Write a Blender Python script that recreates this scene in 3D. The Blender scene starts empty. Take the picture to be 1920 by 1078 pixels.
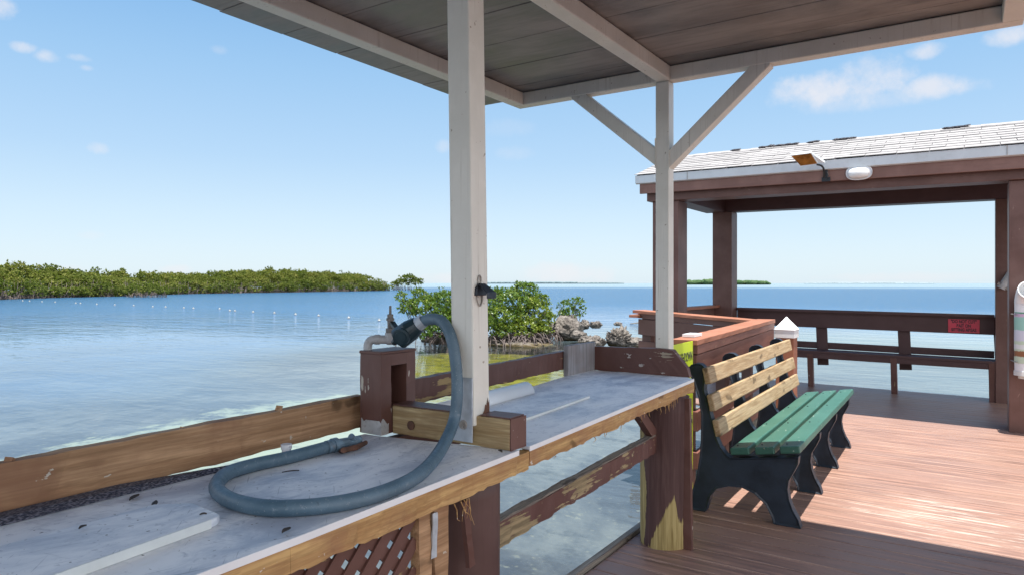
import bpy, bmesh, math, random
import numpy as np
from mathutils import Vector, Matrix, noise
R = math.radians
S = bpy.context.scene
C = S.collection
random.seed(7)

# ------------------------------------------------------------------ frame of reference
# x = across the dock (right), y = along the dock (away), z up, deck top at z = 0, metres
F, HY, EYE, YAW = 1290.0, 531.0, 1.5, R(33.69)
ca, sa = math.cos(YAW), math.sin(YAW)
WATER = -0.70
def wxy(X, Y): return ca * X - sa * Y, sa * X + ca * Y
def at(px, py, z):                      # where a sight line meets the level z
    Y = (EYE - z) * F / (py - HY)
    x, y = wxy((px - 960) / F * Y, Y)
    return Vector((x, y, z))
def dep(px, py, Y):                     # point at a given distance
    x, y = wxy((px - 960) / F * Y, Y)
    return Vector((x, y, EYE - (py - HY) * Y / F))
def ony(px, py, y):
    return dep(px, py, y / (sa * (px - 960) / F + ca))
def tilt(x): return -0.0095 * (x + 1.0)  # the pavilion sags to the right

# ------------------------------------------------------------------ object helpers
def tag(o, label=None, cat=None, group=None, kind=None):
    if label: o['label'] = label
    if cat: o['category'] = cat
    if group: o['group'] = group
    if kind: o['kind'] = kind
    return o
def thing(name, label, cat, loc=(0, 0, 0), rotz=0, group=None):
    o = bpy.data.objects.new(name, None)
    o.empty_display_size = .1
    C.objects.link(o); o.location = loc; o.rotation_euler = (0, 0, rotz)
    return tag(o, label, cat, group)
def root(p):
    while p.parent: p = p.parent
    return p
def link(name, me, mat, parent=None, local=False, loc=None, bevel=0, smooth=False):
    if mat is not None and not me.materials: me.materials.append(mat)
    o = bpy.data.objects.new(name, me); C.objects.link(o)
    if parent is not None:
        o.parent = parent
        if not local: me.transform(Matrix.Translation(-Vector(root(parent).location)))
    elif loc is not None:
        me.transform(Matrix.Translation(-Vector(loc))); o.location = loc
    if smooth:
        me.polygons.foreach_set('use_smooth', [True] * len(me.polygons))
    if bevel:
        b = o.modifiers.new('bevel', 'BEVEL'); b.width = bevel; b.segments = 2
        b.limit_method = 'ANGLE'; b.angle_limit = R(40)
    return o
def obj(name, bm, mat, parent=None, **k):
    bmesh.ops.recalc_face_normals(bm, faces=bm.faces)
    me = bpy.data.meshes.new(name); bm.to_mesh(me); bm.free()
    return link(name, me, mat, parent, **k)
def BM(): return bmesh.new()
def box(bm, x0, x1, y0, y1, z0, z1):
    v = [bm.verts.new((x, y, z)) for x in (x0, x1) for y in (y0, y1) for z in (z0, z1)]
    for f in ((0, 1, 3, 2), (4, 6, 7, 5), (0, 4, 5, 1), (2, 3, 7, 6), (0, 2, 6, 4), (1, 5, 7, 3)):
        bm.faces.new([v[i] for i in f])
    return v
def beam(bm, a, b, w, h, n=1, jit=0.0, jlow=None, seed=0, up=(0, 0, 1)):
    """timber from a to b (centre line), w wide, h deep; n cuts along, jit roughens its edges"""
    a, b = Vector(a), Vector(b); d = (b - a).normalized()
    s = d.cross(Vector(up)).normalized(); u = s.cross(d)
    rings = []
    for i in range(n + 1):
        p = a.lerp(b, i / n); ring = []
        for j, (p1, p2) in enumerate(((-1, -1), (1, -1), (1, 1), (-1, 1))):
            q = p + s * (w / 2 * p1) + u * (h / 2 * p2)
            if jit:
                k = jlow if (jlow is not None and p2 < 0) else jit
                q += noise.noise_vector((q + Vector((seed * 7.3, j * 3.1, 0))) * 9) * k + \
                     noise.noise_vector((q + Vector((seed * 3.3, j * 5.1, 0))) * 37) * k * .7
            ring.append(bm.verts.new(q))
        rings.append(ring)
    bm.faces.new(rings[0][::-1]); bm.faces.new(rings[-1])
    for r0, r1 in zip(rings, rings[1:]):
        for j in range(4):
            bm.faces.new((r0[j], r0[(j + 1) % 4], r1[(j + 1) % 4], r1[j]))
def tube(bm, pts, rad, seg=12, cap=True):
    pts = [Vector(p) for p in pts]; rs = rad if isinstance(rad, (list, tuple)) else [rad] * len(pts)
    up = Vector((.31, .17, .93)); rings = []
    for i, p in enumerate(pts):
        t = (pts[min(i + 1, len(pts) - 1)] - pts[max(i - 1, 0)]).normalized()
        s = t.cross(up)
        if s.length < .05: s = t.cross(Vector((1, 0, 0)))
        s.normalize(); u = s.cross(t); up = u if i else up
        up = (up - t * up.dot(t)).normalized(); s = t.cross(up).normalized()
        rings.append([bm.verts.new(p + (s * math.cos(a) + up * math.sin(a)) * rs[i]) for a in [2 * math.pi * k / seg for k in range(seg)]])
    for r0, r1 in zip(rings, rings[1:]):
        for j in range(seg): bm.faces.new((r0[j], r0[(j + 1) % seg], r1[(j + 1) % seg], r1[j]))
    if cap: bm.faces.new(rings[0][::-1]); bm.faces.new(rings[-1])
def smoothpath(pts, n=8):
    pts = [Vector(p) for p in pts]; P = [pts[0] * 2 - pts[1]] + pts + [pts[-1] * 2 - pts[-2]]; out = []
    for i in range(1, len(P) - 2):
        for k in range(n):
            t = k / n; a, b, c, d = P[i - 1:i + 3]
            out.append(.5 * ((2 * b) + (c - a) * t + (2 * a - 5 * b + 4 * c - d) * t * t + (3 * b - a - 3 * c + d) * t ** 3))
    return out + [pts[-1]]
def prism(bm, pts, off):
    """flat outline pts pushed along off"""
    off = Vector(off)
    a = [bm.verts.new(Vector(p)) for p in pts]; b = [bm.verts.new(Vector(p) + off) for p in pts]
    n = len(pts); f0 = bm.faces.new(a[::-1]); f1 = bm.faces.new(b)
    for i in range(n): bm.faces.new((a[i], a[(i + 1) % n], b[(i + 1) % n], b[i]))
    return f0, f1
def text(name, body, size, mat, M, parent, bold=0.0, sx=1.0, align='CENTER'):
    cu = bpy.data.curves.new('txt', 'FONT'); cu.body = body; cu.size = size; cu.align_x = align; cu.align_y = 'CENTER'
    cu.extrude = .0008; cu.offset = bold; cu.space_line = .95
    t = bpy.data.objects.new('txt', cu); C.objects.link(t)
    bpy.context.view_layer.update()
    me = bpy.data.meshes.new_from_object(t.evaluated_get(bpy.context.evaluated_depsgraph_get()))
    bpy.data.objects.remove(t); bpy.data.curves.remove(cu)
    me.materials.clear(); me.transform(Matrix.Scale(sx, 4, (1, 0, 0))); me.transform(M)
    return link(name, me, mat, parent)

# ------------------------------------------------------------------ material helpers
class NT:
    def __init__(s, name, world=False):
        if world: s.t = name.node_tree
        else:
            s.m = bpy.data.materials.new(name); s.m.use_nodes = True; s.t = s.m.node_tree
        s.t.nodes.clear()
    def n(s, typ, ins=None, **props):
        nd = s.t.nodes.new(typ)
        for k, v in props.items(): setattr(nd, k, v)
        for k, v in (ins or {}).items():
            sock = nd.inputs[k]
            if isinstance(v, bpy.types.NodeSocket): s.t.links.new(v, sock)
            elif isinstance(v, bpy.types.Node): s.t.links.new(v.outputs[0], sock)
            else: sock.default_value = v
        return nd
    def math(s, op, a, b=0.0, c=0.0, clamp=False):
        return s.n('ShaderNodeMath', {0: a, 1: b, 2: c}, operation=op, use_clamp=clamp).outputs[0]
    def vmath(s, op, a, b=(0, 0, 0)):
        return s.n('ShaderNodeVectorMath', {0: a, 1: b}, operation=op).outputs[0]
    def mix(s, f, a, b, blend='MIX'):
        nd = s.n('ShaderNodeMix', data_type='RGBA', blend_type=blend)
        for i, v in ((0, f), (6, a), (7, b)):
            if isinstance(v, bpy.types.NodeSocket): s.t.links.new(v, nd.inputs[i])
            else: nd.inputs[i].default_value = (*v, 1) if isinstance(v, tuple) and len(v) == 3 else v
        return nd.outputs[2]
    def map(s, v, a, b, c=0.0, d=1.0, smooth=True):
        return s.n('ShaderNodeMapRange', {0: v, 1: a, 2: b, 3: c, 4: d}, interpolation_type='SMOOTHSTEP' if smooth else 'LINEAR').outputs[0]
    def noise(s, vec, scale, detail=5, rough=.6, dist=0.0):
        return s.n('ShaderNodeTexNoise', {'Vector': vec, 'Scale': scale, 'Detail': detail, 'Roughness': rough, 'Distortion': dist}).outputs[0]
    def coords(s, rnd=True):
        o = s.n('ShaderNodeTexCoord').outputs['Object']
        if rnd:
            r = s.n('ShaderNodeObjectInfo').outputs['Random']
            o = s.vmath('ADD', o, s.n('ShaderNodeCombineXYZ', {0: s.math('MULTIPLY', r, 37.0), 1: s.math('MULTIPLY', r, 91.0), 2: s.math('MULTIPLY', r, 17.0)}).outputs[0])
        return o
    def stretch(s, vec, sc): return s.vmath('MULTIPLY', vec, sc)
    def bump(s, h, dist=.002, strength=1.0, normal=None):
        ins = {'Height': h, 'Distance': dist, 'Strength': strength}
        if normal is not None: ins['Normal'] = normal
        return s.n('ShaderNodeBump', ins).outputs[0]
    def done(s, color, rough=.6, normal=None, metal=0.0, spec=.5, **extra):
        ins = {'Roughness': rough, 'Metallic': metal, 'Specular IOR Level': spec}
        ins['Base Color'] = (*color, 1) if isinstance(color, tuple) else color
        if normal is not None: ins['Normal'] = normal
        ins.update(extra)
        b = s.n('ShaderNodeBsdfPrincipled', ins)
        s.n('ShaderNodeOutputMaterial', {'Surface': b.outputs[0]})
        return s.m
def axisv(axis, along, across):
    return tuple(along if i == 'xyz'.index(axis) else across for i in range(3))

def m_wood(name, light, dark, axis='y', rough=.75, stain=None, stain_amt=.5, scale=1.0, spec=.3, dabs=None):
    s = NT(name); o = s.coords()
    g = s.noise(s.stretch(o, axisv(axis, 2.2 * scale, 42 * scale)), 1.0, 5, .65, .6)
    g2 = s.noise(s.stretch(o, axisv(axis, 5 * scale, 170 * scale)), 1.0, 3, .6)
    big = s.noise(o, 5 * scale, 4, .6)
    c = s.mix(s.map(g, .35, .66), dark, light)
    c = s.mix(s.map(g2, .3, .75, .0, .55), c, tuple(x * .55 for x in dark))
    if stain:
        c = s.mix(s.math('MULTIPLY', s.map(big, .45, .68), stain_amt), c, stain)
    kn = s.n('ShaderNodeTexVoronoi', {'Vector': s.vmath('ADD', s.stretch(o, axisv(axis, 3.2, 9.0)), s.n('ShaderNodeTexNoise', {'Vector': o, 'Scale': 9.0}).outputs[1]), 'Scale': 1.0}).outputs[0]
    c = s.mix(s.map(kn, .24, .10, 0, .8), c, tuple(x * .33 for x in dark))
    if dabs: c = s.mix(s.map(s.noise(s.stretch(o, axisv(axis, 14, 26)), 1.0, 4, .6), .675, .70, 0, .9), c, dabs)
    h = s.math('ADD', g, s.math('MULTIPLY', g2, .6))
    return s.done(c, s.map(big, .3, .7, rough - .1, rough + .1), s.bump(h, .0025, .7), spec=spec)

def m_paint(name, paint, bare, axis='y', peel=.3, rough=.5, chips=None, fade=.35, spec=.4, bare2=None):
    """old paint over wood: peels along the grain, faded and scuffed"""
    s = NT(name); o = s.coords()
    g = s.noise(s.stretch(o, axisv(axis, 3, 60)), 1.0, 5, .65, .4)
    big = s.noise(s.stretch(o, axisv(axis, 2.0, 5.0)), 1.0, 6, .62, .3)
    var = s.noise(o, 3.1, 4, .6)
    m = s.math('ADD', big, s.math('MULTIPLY', s.math('SUBTRACT', g, .5), .35))
    mask = s.map(m, .72 - peel * .35, .735 - peel * .35)
    wood = s.mix(s.map(g, .35, .65), tuple(x * .5 for x in bare), bare)
    if bare2: wood = s.mix(s.map(var, .45, .6), wood, bare2)
    pc = s.mix(s.map(var, .35, .7, 0, fade), paint, tuple(min(1, x * 1.5 + .03) for x in paint))
    pc = s.mix(s.map(g, .55, .75, 0, .35), pc, tuple(x * .6 for x in paint))
    if chips:
        ch = s.noise(s.stretch(o, axisv(axis, 14, 40)), 1.0, 3, .5)
        pc = s.mix(s.map(ch, .715, .73), pc, chips)
    c = s.mix(mask, pc, wood)
    h = s.math('SUBTRACT', s.math('MULTIPLY', g, .45), s.math('MULTIPLY', mask, .7))
    return s.done(c, s.mix(mask, (rough,) * 3, (.85,) * 3), s.bump(h, .0025, .6), spec=spec)

def m_plain(name, col, rough=.5, metal=0.0, var=.12, sc=6.0, bump=.0006, bsc=60., spec=.5, dirt=None, dirt_amt=.5):
    s = NT(name); o = s.coords()
    n = s.noise(o, sc, 5, .6); f = s.noise(o, bsc, 3, .6)
    c = s.mix(s.map(n, .3, .7), tuple(x * (1 - var) for x in col), tuple(min(1, x * (1 + var)) for x in col))
    if dirt: c = s.mix(s.math('MULTIPLY', s.map(s.noise(o, sc * 2.3, 7, .7), .5, .7), dirt_amt), c, dirt)
    return s.done(c, s.map(n, .3, .7, rough * .85, min(1, rough * 1.15)), s.bump(f, bump, .6), metal=metal, spec=spec)

BROWN, CREAM = (.105, .045, .034), (.58, .55, .47)
M = {}
def m_cream():
    s = NT('cream_painted_post'); o = s.coords(False)
    n = s.noise(o, 3.2, 6, .65); st = s.noise(s.stretch(o, (70, 70, 1.6)), 1.0, 4, .6); sp = s.noise(o, 38, 3, .5); f = s.noise(o, 90, 3, .6)
    c = s.mix(s.map(n, .3, .7), (.66, .64, .57), (.76, .74, .67))
    c = s.mix(s.math('MULTIPLY', s.map(st, .52, .72), s.map(n, .42, .62, 0, .55)), c, (.40, .36, .29))
    c = s.mix(s.map(sp, .70, .74, 0, .8), c, (.30, .24, .17))
    return s.done(c, s.map(n, .3, .7, .36, .5), s.bump(f, .0008, .6))
M['cream'] = m_cream()
M['cream_plain'] = m_plain('cream_painted_metal', (.68, .655, .58), .42, var=.07, dirt=(.42, .38, .31), dirt_amt=.35, sc=3.5)
M['natural'] = m_wood('bare_pine', (.52, .32, .18), (.33, .185, .095), 'y', stain=(.24, .12, .07), stain_amt=.75, scale=.7, dabs=(.55, .5, .42))
M['natural_x'] = m_wood('bare_pine_cross', (.56, .43, .24), (.34, .23, .11), 'x', stain=(.24, .15, .08), stain_amt=.4)
M['edge'] = m_wood('bare_edge_wood', (.62, .40, .17), (.40, .22, .09), 'y', stain=(.30, .15, .09), stain_amt=.5, dabs=(.6, .55, .48))
M['pine_bench'] = m_wood('bench_pine', (.50, .37, .22), (.31, .20, .10), 'y', rough=.65, scale=1.2, stain=(.38, .29, .19), stain_amt=.4)
M['grey_wood'] = m_wood('weathered_grey_wood', (.36, .35, .36), (.27, .26, .265), 'z', stain=(.17, .10, .07), stain_amt=.35, scale=.6)
M['edge_grey'] = m_wood('worn_grey_edge', (.33, .29, .24), (.15, .12, .10), 'y')
M['brown_y'] = m_paint('brown_paint_y', BROWN, (.36, .25, .12), 'y', .28, chips=(.42, .38, .34))
M['brown_x'] = m_paint('brown_paint_x', BROWN, (.36, .30, .22), 'x', .25, chips=(.42, .38, .34))
M['brown_z'] = m_paint('brown_paint_z', BROWN, (.36, .27, .14), 'z', .22, chips=(.42, .38, .34))
M['brown_box'] = m_paint('brown_paint_box', BROWN, (.5, .45, .38), 'z', .12, chips=(.45, .4, .35))
M['brown_post'] = m_paint('brown_paint_round_post', (.095, .052, .046), (.36, .27, .12), 'z', .22, chips=(.36, .26, .14))
M['brown_post_dark'] = m_paint('brown_paint_old_post', (.085, .042, .036), (.30, .19, .09), 'z', .34, chips=(.4, .34, .28))
M['brown_low'] = m_paint('brown_paint_low_rail', (.10, .042, .034), (.36, .27, .15), 'y', .62, chips=(.4, .34, .2))
M['pav'] = m_paint('pavilion_brown_z', (.118, .058, .045), (.20, .13, .10), 'z', .10, chips=(.24, .15, .12), fade=.5)
M['pav_x'] = m_paint('pavilion_brown_x', (.118, .058, .045), (.20, .13, .10), 'x', .10, chips=(.24, .15, .12), fade=.5)
M['pav_fascia'] = m_paint('pavilion_fascia_brown', (.18, .092, .070), (.28, .17, .12), 'x', .08, fade=.5)
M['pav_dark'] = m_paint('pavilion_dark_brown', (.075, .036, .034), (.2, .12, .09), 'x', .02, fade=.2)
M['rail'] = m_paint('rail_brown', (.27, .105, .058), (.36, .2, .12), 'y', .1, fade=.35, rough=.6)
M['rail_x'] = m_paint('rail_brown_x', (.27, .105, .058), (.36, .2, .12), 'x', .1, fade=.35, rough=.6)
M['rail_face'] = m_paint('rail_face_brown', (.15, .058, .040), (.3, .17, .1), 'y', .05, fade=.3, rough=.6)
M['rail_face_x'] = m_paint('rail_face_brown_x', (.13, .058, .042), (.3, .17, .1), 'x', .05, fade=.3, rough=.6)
M['green'] = m_paint('green_slat_paint', (.034, .108, .080), (.25, .26, .19), 'y', .10, chips=(.24, .30, .25), fade=.22, rough=.45)
M['frame'] = m_plain('navy_black_plastic', (.012, .020, .033), .48, var=.3, sc=9, bsc=35, bump=.002, spec=.45)
M['hose'] = m_plain('blue_hose_rubber', (.075, .130, .175), .36, var=.15, sc=14, dirt=(.12, .15, .17), dirt_amt=.4)
def m_hose():
    s = NT('scuffed_blue_hose'); o = s.coords(False)
    n = s.noise(o, 9, 6, .65); f = s.noise(o, 55, 5, .7); v = s.noise(o, 210, 2, .5)
    c = s.mix(s.map(n, .3, .7), (.060, .110, .150), (.095, .155, .205))
    c = s.mix(s.map(f, .56, .72, 0, .6), c, (.24, .28, .31)); c = s.mix(s.map(f, .40, .30, 0, .6), c, (.045, .060, .070)); c = s.mix(s.map(v, .68, .74, 0, .5), c, (.30, .33, .35))
    return s.done(c, s.map(f, .3, .7, .34, .62), s.bump(s.math('ADD', f, s.math('MULTIPLY', v, .4)), .0012, .7))
M['hose'] = m_hose()
M['teal'] = m_plain('dark_teal_plastic', (.006, .022, .030), .38, var=.2, sc=25)
M['bluegrey'] = m_plain('blue_grey_metal', (.13, .20, .26), .45, var=.3, sc=30, dirt=(.25, .14, .08), dirt_amt=.4)
M['rust'] = m_plain('rusty_iron', (.11, .05, .03), .8, var=.4, sc=30)
M['pvc'] = m_plain('grey_pvc', (.42, .42, .42), .5, var=.1, sc=20, dirt=(.22, .2, .18), dirt_amt=.6)
M['white'] = m_plain('white_plastic', (.78, .79, .80), .4, var=.04, sc=8)
M['offwhite'] = m_plain('off_white_board', (.66, .68, .66), .5, var=.06, sc=9)
M['cap'] = m_plain('white_post_cap', (.74, .74, .74), .4, var=.03, dirt=(.5, .47, .42), dirt_amt=.25)
M['galv'] = m_plain('galvanised_steel', (.46, .50, .54), .48, metal=.35, var=.15, sc=18)
M['black'] = m_plain('black_plastic', (.012, .012, .014), .4, var=.2)
M['iron'] = m_plain('dark_cast_iron', (.03, .035, .045), .4, metal=.5, var=.3, sc=25)
M['steel'] = m_plain('worn_steel', (.36, .33, .30), .5, metal=.4, var=.2, sc=25)
M['gutter'] = m_plain('white_drip_edge', (.60, .64, .66), .45, var=.05, sc=4, dirt=(.4, .4, .38), dirt_amt=.25)
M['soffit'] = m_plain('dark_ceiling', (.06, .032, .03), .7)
M['amber'] = m_plain('amber_panel', (.42, .19, .035), .3, var=.5, sc=5)
M['lens'] = m_plain('white_ribbed_lens', (.78, .78, .76), .2, var=.04)
M['red'] = m_plain('red_sign_plastic', (.62, .05, .085), .4, var=.1, dirt=(.35, .08, .08), dirt_amt=.4)
M['yellow'] = m_plain('lime_yellow_sign', (.56, .68, .025), .4, var=.05)
M['ink'] = m_plain('black_ink', (.012, .014, .016), .5)
M['ink_dark'] = m_plain('black_sign_ink', (.03, .01, .02), .5)
M['leafdry'] = m_plain('dry_leaf', (.045, .035, .03), .7, var=.5, sc=60)

def m_counter():
    s = NT('grimy_white_counter_sheet'); o = s.coords()
    a = s.noise(s.stretch(o, (3.2, 1.6, 3)), 1.6, 8, .68, .5)
    b = s.noise(s.stretch(o, (17, 8, 20)), 1.0, 7, .72, .8)
    d = s.noise(o, 34, 4, .6); sp = s.noise(o, 70, 2, .5)
    c = s.mix(s.map(a, .30, .58), (.42, .46, .54), (.84, .85, .87))
    c = s.mix(s.map(b, .52, .72, 0, .42), c, (.30, .34, .42))
    c = s.mix(s.map(a, .60, .75, 0, .5), c, (.66, .63, .56))
    c = s.mix(s.map(d, .60, .72, 0, .5), c, (.28, .30, .36))
    c = s.mix(s.map(sp, .70, .74, 0, .8), c, (.08, .07, .07))
    for rot, sc_ in ((20, (150, 5, 1)), (-48, (170, 7, 1)), (75, (140, 6, 1))):        # knife cuts
        q = s.n('ShaderNodeMapping', {'Vector': o, 'Rotation': (0, 0, R(rot))}).outputs[0]
        k = s.noise(s.stretch(q, sc_), 1.0, 2, .4)
        c = s.mix(s.math('MULTIPLY', s.map(k, .70, .73), s.map(a, .62, .42, 0, .55)), c, (.20, .22, .26))
    return s.done(c, s.map(a, .3, .7, .38, .62), s.bump(b, .001, .5), spec=.45)
M['counter'] = m_counter()

def m_deck():
    s = NT('composite_deck_boards'); o = s.coords(False)
    sep = s.n('ShaderNodeSeparateXYZ', {0: o})
    idx = s.math('FLOOR', s.math('DIVIDE', s.math('ADD', sep.outputs[1], 2.0), .142))
    wn = s.n('ShaderNodeTexWhiteNoise', {'W': idx}, noise_dimensions='1D').outputs[0]
    ov = s.vmath('ADD', o, s.n('ShaderNodeCombineXYZ', {0: s.math('MULTIPLY', wn, 40.0), 1: 0.0, 2: 0.0}).outputs[0])
    st = s.noise(s.stretch(ov, (1.6, 34, 1)), 1.0, 6, .65)
    fine = s.noise(s.stretch(ov, (9, 190, 1)), 1.0, 3, .6)
    blot = s.noise(o, 1.3, 5, .6)
    c = s.mix(s.map(st, .33, .68), (.135, .078, .062), (.36, .200, .145))
    c = s.mix(s.math('MULTIPLY', wn, .75), c, (.25, .150, .118))
    c = s.mix(s.map(blot, .45, .7, 0, .45), c, (.33, .20, .145))
    fy = s.math('FRACT', s.math('DIVIDE', s.math('ADD', sep.outputs[1], 2.0), .142))
    ed = s.math('MAXIMUM', s.map(fy, .07, .03), s.math('MULTIPLY', s.map(fy, .86, .92), s.map(fy, .96, .94)))
    c = s.mix(s.math('MULTIPLY', ed, s.map(st, .35, .65, .0, .38)), c, (.42, .31, .25))  # sun highlights on the board edges, painted in as a paler colour
    # bleached, scuffed streaks along the walked line
    dx = s.math('DIVIDE', s.math('SUBTRACT', sep.outputs[0], -.10), 1.05)
    dy = s.math('DIVIDE', s.math('SUBTRACT', sep.outputs[1], 5.15), .85)
    rr = s.math('SQRT', s.math('ADD', s.math('MULTIPLY', dx, dx), s.math('MULTIPLY', dy, dy)))
    sc = s.noise(s.stretch(ov, (1.7, 30, 1)), 1.0, 8, .74)
    w = s.math('ADD', sc, s.map(rr, .0, 1.5, .10, -.16))
    c = s.mix(s.map(w, .575, .67, 0, .7), c, (.52, .44, .37))
    h = s.math('ADD', st, fine)
    gro = s.math('SINE', s.math('MULTIPLY', sep.outputs[1], 2 * math.pi / .0142))
    h = s.math('ADD', h, s.math('MULTIPLY', gro, .45))
    return s.done(c, s.map(st, .3, .7, .34, .55), s.bump(h, .0012, .6), spec=.5)
M['deck'] = m_deck()

def m_ceiling():
    s = NT('grey_brown_ceiling_boards'); o = s.coords(False)
    a = s.noise(s.stretch(o, (1.2, 2.5, 1)), 1.4, 6, .65, .6); b = s.noise(s.stretch(o, (2, 30, 1)), 1.0, 5, .6)
    c = s.mix(s.map(a, .3, .68), (.115, .105, .102), (.27, .25, .24))
    c = s.mix(s.map(b, .5, .75, 0, .4), c, (.075, .066, .064))
    return s.done(c, s.map(a, .3, .7, .36, .6), s.bump(s.math('ADD', a, b), .004, .4), spec=.5)
M['ceiling'] = m_ceiling()

def m_shingle():
    s = NT('pale_asphalt_shingles'); o = s.coords(False)
    at_ = s.n('ShaderNodeAttribute', attribute_name='tone')
    a = s.noise(o, 2.5, 5, .6); g = s.noise(o, 260, 2, .6)
    c = s.mix(at_.outputs['Fac'], (.27, .26, .255), (.32, .31, .305))
    c = s.mix(s.map(a, .5, .75, 0, .5), c, (.33, .31, .31))
    c = s.mix(s.map(g, .35, .65, 0, .35), c, (.25, .23, .23))
    return s.done(c, .85, s.bump(g, .002, .7), spec=.2)
M['shingle'] = m_shingle()
M['shingle_dark'] = m_plain('lifted_dark_shingle', (.13, .125, .14), .9, var=.4, sc=40, bsc=200, bump=.003)

def m_mat():
    s = NT('speckled_dark_rubber'); o = s.coords()
    v = s.n('ShaderNodeTexVoronoi', {'Vector': s.stretch(o, (1, .5, 1)), 'Scale': 230.0}).outputs[0]
    n = s.noise(o, 9, 4)
    c = s.mix(s.map(v, .35, .75), (.018, .024, .045), (.20, .20, .25))
    c = s.mix(s.map(n, .4, .7, 0, .5), c, (.012, .02, .05))
    return s.done(c, .7, s.bump(v, .004, 1.0))
M['mat'] = m_mat()

def m_leaf(name, c0, c1, c2, rough=.42, spec=.4):
    s = NT(name)
    f = s.n('ShaderNodeAttribute', attribute_name='tone').outputs['Fac']
    c = s.mix(s.map(f, 0, .5, smooth=False), c0, c1); c = s.mix(s.map(f, .5, 1.0, smooth=False), c, c2)
    p = s.n('ShaderNodeBsdfPrincipled', {'Base Color': c, 'Roughness': rough, 'Specular IOR Level': spec})
    t = s.n('ShaderNodeBsdfTranslucent', {'Color': s.mix(.5, c, (.20, .30, .02))})
    mx = s.n('ShaderNodeMixShader', {0: .3, 1: p.outputs[0], 2: t.outputs[0]})
    s.n('ShaderNodeOutputMaterial', {'Surface': mx.outputs[0]})
    return s.m
M['leaf'] = m_leaf('mangrove_leaf', (.030, .080, .012), (.095, .165, .020), (.25, .28, .035))
M['leaf_far'] = m_leaf('far_mangrove_leaf', (.050, .072, .018), (.105, .125, .027), (.185, .180, .045), .7, .1)
M['root'] = m_plain('mangrove_root_bark', (.115, .090, .082), .85, var=.5, sc=8, bump=.004)
M['root_far'] = m_plain('far_mangrove_root', (.24, .19, .165), .9, var=.5, sc=.8)
M['twig'] = m_plain('twig_bark', (.16, .13, .10), .85, var=.3, sc=12)

def m_rock():
    s = NT('coral_limestone'); o = s.coords()
    n = s.noise(o, 3.5, 8, .7); f = s.noise(o, 16, 6, .7)
    v = s.n('ShaderNodeTexVoronoi', {'Vector': o, 'Scale': 9.0}).outputs[0]
    c = s.mix(s.map(n, .3, .68), (.065, .055, .048), (.235, .21, .185))
    c = s.mix(s.map(f, .50, .60, 0, .9), c, (.045, .038, .034))
    z = s.n('ShaderNodeSeparateXYZ', {0: s.n('ShaderNodeNewGeometry').outputs['Position']}).outputs[2]
    zz = s.math('ADD', z, s.math('MULTIPLY', s.math('SUBTRACT', n, .5), .3))
    c = s.mix(s.map(zz, WATER + .02, WATER + .16, .8, 0), c, (.10, .075, .03))
    h = s.math('ADD', f, s.math('MULTIPLY', v, .5))
    return s.done(c, .9, s.bump(h, .04, .8), spec=.2)
M['rock'] = m_rock()

# ------------------------------------------------------------------ sky, sun, camera
TO_SUN = Vector((.10, -.10, 1.0)).normalized()
SUN_EL = math.asin(TO_SUN.z); SUN_AZ = math.atan2(TO_SUN.x, TO_SUN.y)
SKY, SUN, EXPO = .12, 5.0, 1.05
world = bpy.data.worlds.new('World'); S.world = world; world.use_nodes = True
s = NT(world, True)
sky = s.n('ShaderNodeTexSky', sky_type='NISHITA', sun_disc=False, sun_elevation=SUN_EL, sun_rotation=SUN_AZ,
          altitude=0, air_density=1.0, dust_density=.6, ozone_density=1.6)
g = s.n('ShaderNodeTexCoord').outputs['Generated']
sep = s.n('ShaderNodeSeparateXYZ', {0: g})
az = s.n('ShaderNodeMath', {0: sep.outputs[0], 1: sep.outputs[1]}, operation='ARCTAN2').outputs[0]   # from +y towards +x
el = s.math('ARCSINE', sep.outputs[2])
cn = s.noise(g, 22, 7, .62); cn2 = s.noise(g, 70, 4, .6)
CLOUDS = [  # pixel centre, half sizes, density: turned into azimuth and elevation on the sky
    (1545, 168, 105, 30, 1.0), (1625, 160, 80, 44, 1.0), (1625, 128, 28, 22, .6), (1750, 165, 75, 22, .9), (1640, 185, 160, 20, .5),
    (1738, 95, 36, 15, .8), (1895, 66, 50, 20, .9), (46, 90, 26, 11, .8), (88, 107, 26, 13, .85), (148, 109, 24, 8, .55), (162, 128, 14, 6, .5),
    (2, 12, 32, 24, 1.0), (186, 279, 22, 12, .6), (1062, 516, 85, 20, .75), (330, 505, 32, 9, .6), (835, 522, 45, 10, .6), (170, 442, 26, 9, .25),
    (1700, 520, 160, 10, .5), (410, 94, 18, 8, .3), (832, 275, 16, 10, .35), (970, 288, 40, 12, .2), (950, 240, 50, 14, .15), (130, 505, 40, 9, .35)]
acc = None
for (px, py, rx, ry, k) in CLOUDS:
    d = (dep(px, py, 1000.) - Vector((0, 0, EYE))).normalized()
    a0, e0 = math.atan2(d.x, d.y), math.asin(d.z)
    f = 1.0 / F * (1 / (1 + ((px - 960) / F) ** 2))
    u = s.math('DIVIDE', s.math('SUBTRACT', az, a0), rx * f); v = s.math('DIVIDE', s.math('SUBTRACT', el, e0), ry * f * 1.15)
    r2 = s.math('ADD', s.math('MULTIPLY', u, u), s.math('MULTIPLY', v, v))
    r2 = s.math('ADD', r2, s.math('ADD', s.math('MULTIPLY', s.math('SUBTRACT', cn, .5), 3.2), s.math('MULTIPLY', s.math('SUBTRACT', cn2, .5), .8)))
    m = s.map(r2, 1.5, -.5, 0, k)
    acc = m if acc is None else s.math('MAXIMUM', acc, m)
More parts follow.
